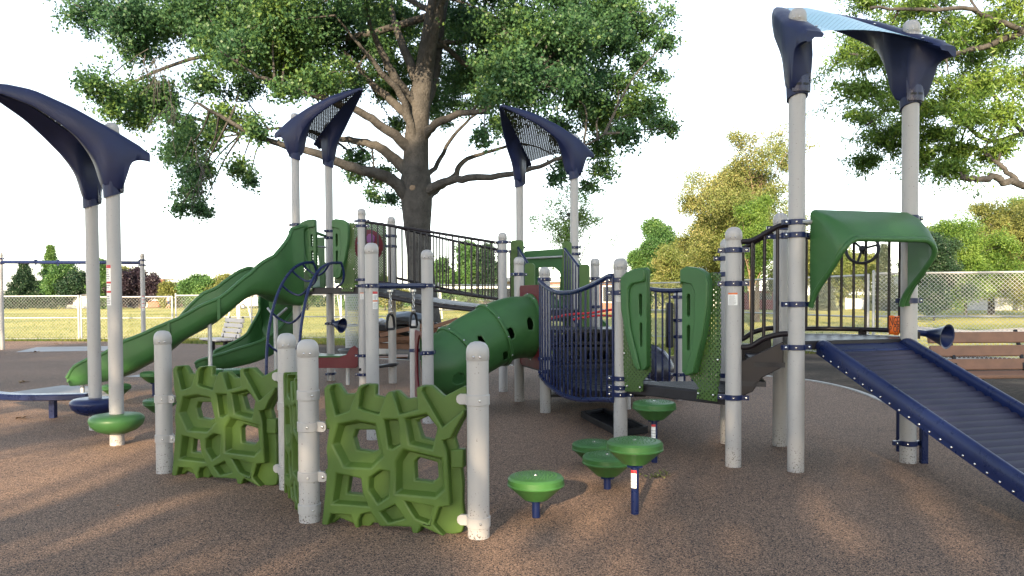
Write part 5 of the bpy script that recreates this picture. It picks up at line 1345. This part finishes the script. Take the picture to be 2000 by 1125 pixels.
# stairs with green cheeks up to the rear deck
def stairs():
    def board(px0, px1, y, top, z0, th=.03):
        a, c = D(px0, 500, y), D(px1, 500, y); z1 = ZP(top, V((0, y, 0))); b = MB(); r = .03
        b.prism([at(a, z0), at(c, z0), at(c, z1 - r), at(c - V((r, 0, 0)), z1), at(a + V((r, 0, 0)), z1), at(a, z1 - r)], V((.02, th, 0))); return b.build('stair_cheek', M['hdpe'], PS, bev=.005)
    board(997, 1021, 11.3, 469, 1.2); board(1024, 1043, 10.55, 514, .5); board(1098, 1115, 11.4, 472, .65); board(1131, 1150, 10.6, 517, .5)
    for (x0, y0, d0), (x1, y1, d1) in (((1012, 484, 11.25), (1032, 517, 10.6)), ((1103, 486, 11.35), (1130, 520, 10.65))):
        a, c = D(x0, y0, d0), D(x1, y1, d1)
        barrier([a, c], [V((a.x, a.y, a.z - .85)), V((c.x, c.y, c.z - .85))], 6, M['navy'], .02, .011, 'stair_rail')
    b = MB()
    for i in range(4):
        f = i / 3.6; y = lerp(10.5, 11.3, f); a, c = D(lerp(1044, 1022, f), 600, y), D(lerp(1130, 1100, f), 600, y); z = lerp(.72, 1.12, f)
        b.box(((a.x + c.x) / 2, y, z), ((c.x - a.x) / 2, 0, 0), (0, .13, 0), (0, 0, .02))
    b.build('stair_treads', M['black'], PS)
    # hood of the slide leaving the rear deck
    A, B = Q['Z1'], Q['Z2']; u = (B - A).normalized(); n = V((-u.y, u.x, 0)); n = n if n.y > 0 else -n; L = (B - A).length
    b = MB(); rows = []
    for off, tz, ins in ((0, 2.14, 0), (.15, 2.10, .0), (.32, 1.98, .03)):
        row = []
        for x, z in ((.10, 1.25), (.10, 1.6), (.12, 1.80), (.20, 1.86)): row.append((x + ins, z - (2.14 - tz)))
        row = [(.09 + ins, 1.25), (.09 + ins, tz - .08), (.12 + ins, tz - .02), (.2, tz), (L / 2, tz), (L - .2, tz), (L - .12 - ins, tz - .02), (L - .09 - ins, tz - .08), (L - .09 - ins, 1.25)]
        rows.append([at(A, z) + u * x + n * off for x, z in row])
    b.loft(rows, False); o = b.build('slide_hood', M['green'], PS, sharp=50); o.modifiers.new('t', 'SOLIDIFY').thickness = .03
    f = MB(); fn = lambda d: (lambda a, z: at(A, z) + u * a - n * d)
    arch = [(.28, 1.22), (.24, 1.6), (.30, 1.78), (.42, 1.86), (L - .42, 1.86), (L - .30, 1.78), (L - .24, 1.6), (L - .28, 1.22)]
    plate(f, [(.09, 1.22), (.09, 2.10), (.13, 2.145), (L - .13, 2.145), (L - .09, 2.10), (L - .09, 1.22)] + list(reversed([(a, z if z > 1.3 else 1.22) for a, z in arch])), [], fn(.015), fn(-.015))
    f.build('hood_front', M['green'], o, bev=.006)
    e = MB(); e.tube([at(A, 2.02) + u * .2 - n * .06, at(B, 2.02) - u * .2 - n * .06], .016, 8); e.build('sit_down_bar', M['galv'], o)
    sl_ = [(at((A + B) / 2, 1.2) + n * d, w_, h, h) for d, w_, h in ((.1, .26, .4),)]
    st = [(at((A + B) / 2, 1.20) + n * .05, .26, .5, .5), (at((A + B) / 2, .85) + n * .8, .26, .3, .3), (at((A + B) / 2, .35) + n * 1.7, .26, .26, .26), (at((A + B) / 2, .22) + n * 2.3, .26, .2, .2)]
    chute(resample(st, 5), M['green'], 'slide')['label'] = 'green slide leaving the rear deck behind the stairs'
stairs()
# drum panel on its post behind the entrance
MB().box(at(Q['N1'], 1.0) + V((-.13, -.02, 0)), V((.05, .02, 0)), V((0, .06, 0)), V((0, 0, .30))).build('talk_panel', M['black'], PS, bev=.02)

# ------------------------------------------------------------------ stepping pods
def pod_proto():
    t = thing('stepping_pod', (0, 0, 0), 'x', 'stepping pod'); b = MB(); r = .178
    b.lathe([(0, -.145), (.078, -.145), (.084, -.14), (r * .955, -.062), (r * .985, -.058), (r + .003, -.055), (r + .004, -.048), (r + .001, -.043), (r, -.014), (r - .012, -.001), (r - .03, .004), (0, .008)], V((0, 0, 0)), 40)
    for q in range(1, 6):
        n = q * 7
        for k in range(n):
            a = 2 * math.pi * k / n + q; b.lathe([(.0045, 0), (.003, .003), (0, .0035)], V((math.cos(a) * q * .026, math.sin(a) * q * .026, .006)), 5)
    b.mi = 1; b.lathe([(.012, 0), (.012, .004), (0, .005)], V((0, 0, .007)), 8)
    b.build('tread_top', [M['pod'], M['steel']], t, sharp=18)
    return t
PODG = 'green stepping pods on blue stems'
proto = pod_proto(); used = [False]
def pod(px, by, ztop, label, stick=False):
    p = G(px, by); p = p + V((p.x, p.y, 0)).normalized() * .02
    t = proto if not used[0] else copy_tree(proto)
    used[0] = True; t.location = (p.x, p.y, ztop); t.rotation_euler = (0, 0, rnd.uniform(0, 6)); tag(t, label, group=PODG)
    stems.append((t, p, ztop, stick))
stems = []
zt_ = lambda y, px, by: ZP(y, G(px, by))
pod(1047, 1012, .262, 'green stepping pod in the foreground, on a short stem right of the climbing wall')
pod(1240, 1005, .470, 'green stepping pod on the tallest stem, nearest of the cluster, with a white sticker', True)
pod(1186, 956, .245, 'green stepping pod half hidden behind the tallest one')
pod(1160, 913, .20, 'green stepping pod at the back of the cluster before the large grey post')
pod(1278, 904, .508, 'green stepping pod under the corner of the small ribbed deck', True)
pod(301, 774, .345, 'green stepping pod whose wide top shows left of the climbing wall, far one')
pod(313, 822, .245, 'green stepping pod partly hidden by the left end post of the climbing wall')
pod(228, 786, .235, 'green stepping pod behind the front post of the horned roof')
pod(410, 782, .42, 'green stepping pod showing over the first notch of the left climbing panel')
pod(456, 772, .37, 'green stepping pod showing over the second notch of the left climbing panel')
for t, p, z, stick in stems:
    LOC[t.name] = V((0, 0, 0)); b = MB(); b.lathe([(.026, -.02 - z), (.026, -.14)], V((0, 0, 0)), 14)
    for a in (0, 1.57): b.box((math.cos(a) * .03, math.sin(a) * .03, -.155), (.02, 0, 0), (0, .02, 0), (0, 0, .012))
    s = b.build('stem', M['navy'], t)
    if stick:
        q = MB(); ang = math.atan2(-p.y, -p.x) - t.rotation_euler.z - .35
        for z0, z1, mi, rr in ((-.30, -.185, 0, .0275), (-.205, -.185, 1, .0282), (-.262, -.258, 2, .0282), (-.24, -.236, 2, .0282), (-.285, -.281, 2, .0282)):
            q.mi = mi; q.loft([[V((math.cos(ang + a) * rr, math.sin(ang + a) * rr, zz)) for a in np.linspace(-.75, .75, 6)] for zz in (z0, z1)], False)
        q.build('warning_label', [M['labelwhite'], M['labelred'], M['labelgrey']], s, flat=True)

# ------------------------------------------------------------------ other things on and round the rubber
def beam():
    p = G(104, 816); t = thing('balance_beam', p, 'low curved dark blue balance beam with a glossy top on a square leg', 'balance beam')
    ctr = [D(172, 773, 8.75), D(110, 774, 8.7), D(50, 771, 8.7), D(0, 764, 8.75), D(-60, 750, 8.9), D(-130, 738, 9.2)]
    q = smoothpath([V((c.x, c.y, .285 if i < 3 else .285 + .012 * (i - 2) ** 2)) for i, c in enumerate(ctr)], 5); rows = []
    for i, c in enumerate(q):
        g = (q[min(i + 1, len(q) - 1)] - q[max(i - 1, 0)]); g.z = 0; g.normalize(); s = V((g.y, -g.x, 0)); w_ = .085
        rows.append([c + s * a + V((0, 0, z)) for a, z in ((-w_, .01), (-w_ + .012, .022), (w_ - .012, .022), (w_, .01), (w_, -.04), (w_ - .02, -.05), (-w_ + .02, -.05), (-w_, -.04))])
    MB().loft(rows).build('beam', M['navy'], t, sharp=40)
    l = MB(); l.box(at(p, .11), (.033, 0, 0), (0, .033, 0), (0, 0, .14)); l.box(at(p, .232), (.14, 0, 0), (0, .05, 0), (0, 0, .012)); l.build('leg', M['navy'], t, bev=.004)
    l = MB(); e = at(V(q[-6]), 0); l.box(at(e, .12), (.033, 0, 0), (0, .033, 0), (0, 0, .15)); l.build('leg', M['navy'], t, bev=.004)
beam()
def swing():
    a, c = at(G(5, 683), 0), at(G(281, 688), 0); r = .054
    t = thing('swing_set', (a + c) / 2, 'swing set of two grey posts and a blue top beam without seats', 'swing frame')
    pa, pc = post(t, a, ZP(488, a), r, False), post(t, c, ZP(491, c), r, False)
    z0, z1 = ZP(505, a), ZP(509.5, c); k = MB(); u = (c - a).normalized(); k.tube([at(a, z0) - u * 1.4, at(c, z1)], .045, 12); k.build('top_beam', M['navy'], t)
    for P, z, o in ((a, z0, pa), (c, z1, pc)):
        for dz in (-.065, .065): clamp(o, P, z + dz, u, r=r, hh=.05)
    for f in (.26, .42, .66, .82):
        h = MB(); p = lerp(at(a, z0), at(c, z1), f); h.lathe([(.048, -.03), (.055, -.02), (.055, .02), (.048, .03)], p, 14, u); h.box(p - up_ * .075, u * .02, V((0, .012, 0)), V((0, 0, .03))); h.build('swing_hanger', M['navy'], t)
    sticker(pc, c, ZP(603, c), ZP(574, c), .1, .06, [(0, .06, 1), (.25, .3, 1), (.5, .55, 1), (.75, .8, 1)], r=r)
swing()
def bench(P, ang, wd, m, em, label, slats=(4, 4), lean=.16, zb0=.52, pitch=.115, sh=.050):
    t = thing('park_bench', P, label, 'bench'); c, s = math.cos(ang), math.sin(ang); ux, uy = V((c, s, 0)), V((-s, c, 0)); w2 = wd / 2
    def slat(ctr, a, h2, d2, nm): # a: depth axis, rounded plank with pale cut ends
        b = MB(); b.box(ctr, ux * (w2 - .002), a * d2, a.cross(ux) * h2); b.build(nm, m, t, bev=.012)
    nb, ns = slats
    for i in range(ns): slat(P + uy * (-.20 + i * .125) + V((0, 0, .44)), uy, .022, .055, 'seat_slat')
    for i in range(nb):
        z = zb0 + i * pitch; a = V((0, 0, 1)) * math.cos(lean) + uy * math.sin(lean); slat(P + uy * (.27 + (z - .5) * .28) + V((0, 0, z)), a, .022, sh, 'backrest_slat')
    for x in (-w2 * .72, w2 * .72) if wd < 1.7 else (-w2 * .75, 0, w2 * .75):
        f = MB(); o = P + ux * x; f.box(o + V((0, 0, .2)) + uy * 0, ux * .04, uy * .04, V((0, 0, .215))); f.bar(o - uy * .22 + V((0, 0, .405)), o + uy * .24 + V((0, 0, .405)), .05, .03); f.bar(o + uy * .22 + V((0, 0, .40)), o + uy * .42 + V((0, 0, .95)), .04, .03)
        f.build('leg', M['black'], t, bev=.004)
    return t
b1 = bench(at(G(428, 700), 0), R(-48), 1.05, M['tanplank'], M['plankend'], 'pale weathered slatted bench on the rubber behind the long slide')
b2 = bench(V((6.27, 9.05, 0)), R(3), 2.3, M['wood'], M['plankend'], 'brown slatted bench on the dirt behind the blue ramp', (3, 4), .16, .535, .162, .068)
# scrap pile under the oak
def pile():
    S = [(690, 690), (860, 690)]; k = 0; rs = random.Random(5); names = []
    rows = [(770, 676, 15.6, 1.30, -.04, .07), (800, 660, 15.5, 1.35, .05, .05), (795, 643, 15.3, 1.1, .22, .05), (840, 648, 15.6, .9, .28, .04), (850, 637, 15.4, .95, .3, .045), (762, 652, 15.7, 1.0, -.3, .05), (820, 668, 15.9, 1.2, .0, .06), (790, 634, 15.8, .8, .02, .04), (748, 665, 15.9, .9, .12, .05)]
    lb = ['bottom brown plank of the scrap pile, thickest one', 'long level brown plank in the middle of the scrap pile', 'brown plank sloping across the front of the scrap pile', 'brown plank tilted up behind the short grey post', 'topmost brown plank tipping out past the trapeze post',
          'short brown plank leaning left in the scrap pile', 'brown plank at the back of the scrap pile floor', 'pale brown plank just under the dark sacks', 'brown plank end beside the white sack']
    for (x, y, d, L, tl, th), l in zip(rows, lb):
        c = D(x, y, d); c.z = max(c.z, th); a = V((math.cos(tl), rs.uniform(-.25, .25), math.sin(tl))).normalized(); b = MB(); b.bar(c - a * L / 2, c + a * L / 2, .14, th * 1.6)
        o = tag(b.build('plank', M['wood'], None, bev=.006), l, 'plank', 'brown planks of the scrap pile')
    for (x, y, d, L, w_, th, tl, l) in ((800, 626, 15.5, .85, .45, .14, .05, 'upper black plastic tray on the scrap pile'), (760, 640, 15.6, .8, .5, .12, -.05, 'black plastic tray left in the scrap pile'), (812, 640, 15.8, .9, .5, .12, .1, 'black plastic tray behind the short grey post'), (790, 654, 16.0, 1.1, .5, .12, 0, 'lowest black plastic tray of the scrap pile'), (738, 654, 15.9, .5, .4, .1, .2, 'small black tray by the white sack')):
        c = D(x, y, d); a = V((math.cos(tl), .1, math.sin(tl))).normalized(); b = MB(); b.bar(c - a * L / 2, c + a * L / 2, w_, th)
        for q in (-.3, 0, .3): b.bar(c + a * L * q - V((0, w_ / 2 + .01, th * .5)), c + a * L * q + V((0, -w_ / 2 - .01, th * .5)), .05, .03)
        tag(b.build('tray', M['black'], None, bev=.012), l, 'tray', 'black trays of the scrap pile')
    def sack(c, rx, ry, rz, m, l, seed, name='sack'):
        b = MB(); r = random.Random(seed); rows = []
        for i in range(11):
            t = math.pi * i / 10; row = []
            for j in range(18):
                a = 2 * math.pi * j / 18; n = 1 + .16 * math.sin(3 * a + seed + i) + r.uniform(-.09, .09); row.append(V((c.x + rx * math.sin(t) * math.cos(a) * n, c.y + ry * math.sin(t) * math.sin(a) * n, c.z + rz * math.cos(t) * (1 + .1 * math.sin(2 * a + seed)))))
            rows.append(row)
        b.loft(rows); o = tag(b.build(name, m, None, sharp=180), l, name); o.modifiers.new('s', 'SUBSURF').levels = 1; return o
    BAG = mat('grey_blue_sheeting', (0.12, 0.15, 0.19), .35, var=.3, scale=6)
    sack(D(792, 619, 15.4), .42, .25, .11, BAG, 'grey blue plastic sheeting crumpled on top of the scrap pile', 3, 'plastic_sheet')
    sack(D(745, 628, 15.8), .10, .12, .07, mat('clear_plastic', (.5, .52, .55), .3), 'crumpled clear plastic bag on the left of the scrap pile', 9, 'plastic_bag')
    w_ = MB(); base = G(738, 694); bx = [(-.28, 0), (.22, 0), (.14, .45), (.02, .78), (-.1, .80), (-.2, .4)]
    w_.prism([V((base.x + x, base.y, z)) for x, z in bx], V((.06, .28, 0))); o = tag(w_.build('cement_sack', mat('off_white_canvas', (.55, .53, .49), .8, var=.1, scale=7), None, bev=.05, sharp=80), 'tall off-white canvas sack leaning beside the scrap pile', 'sack')
    g = MB(); base = at(D(700, 640, 16.2), 0); # rolled wire mesh standing in a grey tub
    wv = MB(); rr = .27
    for i in range(44):
        a = 2 * math.pi * i / 44
        for s in (-1, 1): wv.tube([V((base.x + math.cos(a + s * f * 1.9) * rr, base.y + math.sin(a + s * f * 1.9) * rr, .1 + f * 1.42)) for f in np.linspace(0, 1, 9)], .006, 3, False)
    for z in (.1, .8, 1.52): wv.tube([V((base.x + math.cos(a) * rr, base.y + math.sin(a) * rr, z)) for a in np.linspace(0, 6.2832, 25)], .01, 5, False)
    o = wv.build('mesh_roll', M['galv'], None, weld=False); tag(o, 'upright roll of silver chain link mesh beside the rear tower post', 'mesh roll')
    bk = MB(); c = at(D(692, 668, 15.5), 0); bk.lathe([(.22, 0), (.30, .30), (.33, .31), (.33, .34), (.29, .34), (.21, .03), (0, .03)], c, 24); tag(bk.build('tub', mat('grey_tub', (.10, .11, .12), .5), None), 'low grey plastic tub in front of the mesh roll', 'tub')
    for i, (x, y) in enumerate(((800, 696), (770, 699), (840, 700))):
        c = G(x, y); b = MB(); b.box(c + V((0, 0, .02)), (.35, rs.uniform(-.1, .1), 0), (0, .12, 0), (0, 0, .015)); tag(b.build('board', M['wood'], None, bev=.004), ['flat board on the ground before the scrap pile, middle one', 'flat board on the ground nearest the white sack', 'flat board on the ground nearest the tunnel'][i], 'board', 'flat boards before the scrap pile')
pile()
# black plastic parts stacked behind the sagging bridge, red straps, loose tray
def stack():
    for i, (z, l) in enumerate(((.10, 'lowest black ribbed platform stacked behind the sagging bridge'), (.32, 'second black ribbed platform of the stack, under the strapped one'), (.54, 'third black ribbed platform of the stack, below the red strap'), (.76, 'topmost black ribbed platform of the stack, with red strap'))):
        b = MB(); c = V((1.05 + .03 * (i % 2), 9.95, z + .12)); b.box(c + V((0, 0, .075)), (.62, 0, 0), (0, .42, 0), (0, 0, .022)); b.box(c - V((0, 0, .075)), (.62, 0, 0), (0, .42, 0), (0, 0, .018))
        for k in range(12): b.box(c + V((-.58 + k * .1055, 0, 0)), (.018, 0, 0), (0, .41, 0), (0, 0, .06))
        tag(b.build('plastic_platform', M['black'], None), l, 'platform', 'black platforms stacked behind the bridge')
    s = MB(); s.tube(smoothpath([V((.42, 9.5, 1.10)), V((.7, 9.6, 1.16)), V((1.0, 9.62, 1.18)), V((1.3, 9.65, 1.22)), V((1.52, 9.6, 1.17)), V((1.72, 9.62, 1.13))], 6), .016, 6); s.tube(smoothpath([V((.75, 9.52, 1.10)), V((1.1, 9.54, 1.15)), V((1.5, 9.53, 1.12))], 6), .014, 6)
    tag(s.build('strap', mat('red_strap', (.55, .02, .03), .5), None), 'loose bright red strap lying on the stacked black platforms', 'strap')
    q = [G(1138, 815), G(1180, 808), G(1262, 846), G(1208, 852)]; b = MB(); b.prism([at(p, .0) for p in q], V((0, 0, .02)))
    for a, c in zip(q, q[1:] + q[:1]): b.bar(at(a, .035), at(c, .035), .05, .07)
    tag(b.build('plastic_tray', M['black'], None, bev=.006), 'shallow black plastic tray lying on the rubber under the sagging bridge', 'tray')
    r = MB(); rr = random.Random(8); rows = []; c = V((2.02, 11.2, .30))
    for i in range(10):
        t = math.pi * i / 9; rows.append([V((c.x + .36 * math.sin(t) * math.cos(a) * (1 + rr.uniform(-.1, .1)), c.y + .3 * math.sin(t) * math.sin(a), c.z + .36 * math.cos(t) * (1 + rr.uniform(-.1, .1)))) for a in np.linspace(0, 6.283, 17)[:-1]])
    r.loft(rows); tag(r.build('bin_bag', mat('black_bag', (.012, .014, .03), .25, var=.3), None, sharp=180), 'full black bin bag slumped behind the ribbed deck', 'bag')
stack()
# litter, weeds, grass tufts
LIT = mat('dry_leaf', (.20, .13, .07), .8, var=.35, scale=30)
for i, (x, y, sz, l) in enumerate(((44, 747, .09, 'clump of dry leaves on the rubber before the blue beam, farther one'), (45, 817, .07, 'clump of dry leaves on the rubber before the blue beam, nearer one'), (112, 673, .12, 'dark scrap of debris near the fence by the swing'), (66, 688, .10, 'leaf scraps at the edge of the pale wear pad'), (230, 988, .012, 'tiny orange petal on the rubber in front of the climbing wall'))):
    c = G(x, y); b = MB(); rr = random.Random(i)
    for k in range(9):
        a = rr.uniform(0, 6.28); o = c + V((rr.gauss(0, sz * .6), rr.gauss(0, sz * .5), rr.uniform(.005, sz * .3))); d = V((math.cos(a), math.sin(a), rr.uniform(-.3, .5))) * sz * .4; s = V((-math.sin(a), math.cos(a), rr.uniform(-.5, .5))) * sz * .25
        b.add([o - d, o + s, o + d * 1.1, o - s], [(0, 1, 2, 3)])
    tag(b.build('leaf_litter', LIT if i < 4 else M['orangeplastic'], None, weld=False), l, 'leaf litter')
wc = G(1290, 932); t = thing('weed', wc, 'small flat green weed growing through the rubber by the stepping pods', 'weed')
leaf_object('foliage', np.array(wc) + rng.normal(0, 1, (16, 3)) * np.array([.06, .04, .003]) + np.array([0, 0, .015]), 3, .012, .035, .014, L_OLV, t, -.2, False)
def grass(zones, n, hgt, m, name, label):
    pts = []
    for poly in zones:
        x0, x1 = min(p.x for p in poly), max(p.x for p in poly); y0, y1 = min(p.y for p in poly), max(p.y for p in poly); k = 0
        while k < n:
            x, y = rnd.uniform(x0, x1), rnd.uniform(y0, y1)
            if inpoly(x, y, poly): pts.append((x, y)); k += 1
    P = np.array(pts); N = len(P); a = rng.uniform(0, 6.283, N); h = hgt * rng.uniform(.4, 1.2, N); w_ = .012
    vs = np.zeros((N, 3, 3)); vs[:, 0, 0] = P[:, 0] - np.cos(a) * w_; vs[:, 0, 1] = P[:, 1] - np.sin(a) * w_; vs[:, 1, 0] = P[:, 0] + np.cos(a) * w_; vs[:, 1, 1] = P[:, 1] + np.sin(a) * w_
    vs[:, 2, 0] = P[:, 0] + rng.normal(0, .5, N) * h; vs[:, 2, 1] = P[:, 1] + rng.normal(0, .5, N) * h; vs[:, 2, 2] = h; vs[:, :2, 2] = -.02
    me = bpy.data.meshes.new(name); me.vertices.add(N * 3); me.vertices.foreach_set("co", vs.astype(np.float32).ravel()); me.loops.add(N * 3); me.loops.foreach_set("vertex_index", np.arange(N * 3, dtype=np.int32)); me.polygons.add(N); me.polygons.foreach_set("loop_start", np.arange(N, dtype=np.int32) * 3)
    me.update(calc_edges=True); me.materials.append(m); o = bpy.data.objects.new(name, me); COL.objects.link(o); return tag(o, label, 'grass', kind='stuff')
LG = leafmat('grass_blades', [(0.06, 0.11, 0.02), (0.11, 0.16, 0.03), (0.20, 0.21, 0.05), (0.30, 0.26, 0.09)], .3, .6)
grass([[G(*p) for p in ((-250, 662), (560, 664), (560, 671), (440, 673), (200, 666), (-250, 667))], [G(*p) for p in ((560, 662), (880, 668), (1010, 676), (1010, 692), (760, 680), (600, 671))], [G(*p) for p in ((1010, 676), (1700, 672), (1700, 690), (1450, 692), (1010, 694))]], 9000, .11, LG, 'grass', 'longer grass along the foot of the chain link fence')
grass([[G(*p) for p in ((-300, 612), (900, 612), (1700, 622), (1700, 668), (900, 662), (-300, 658))]], 30000, .07, LG, 'field_grass', 'sunlit mown grass of the field')
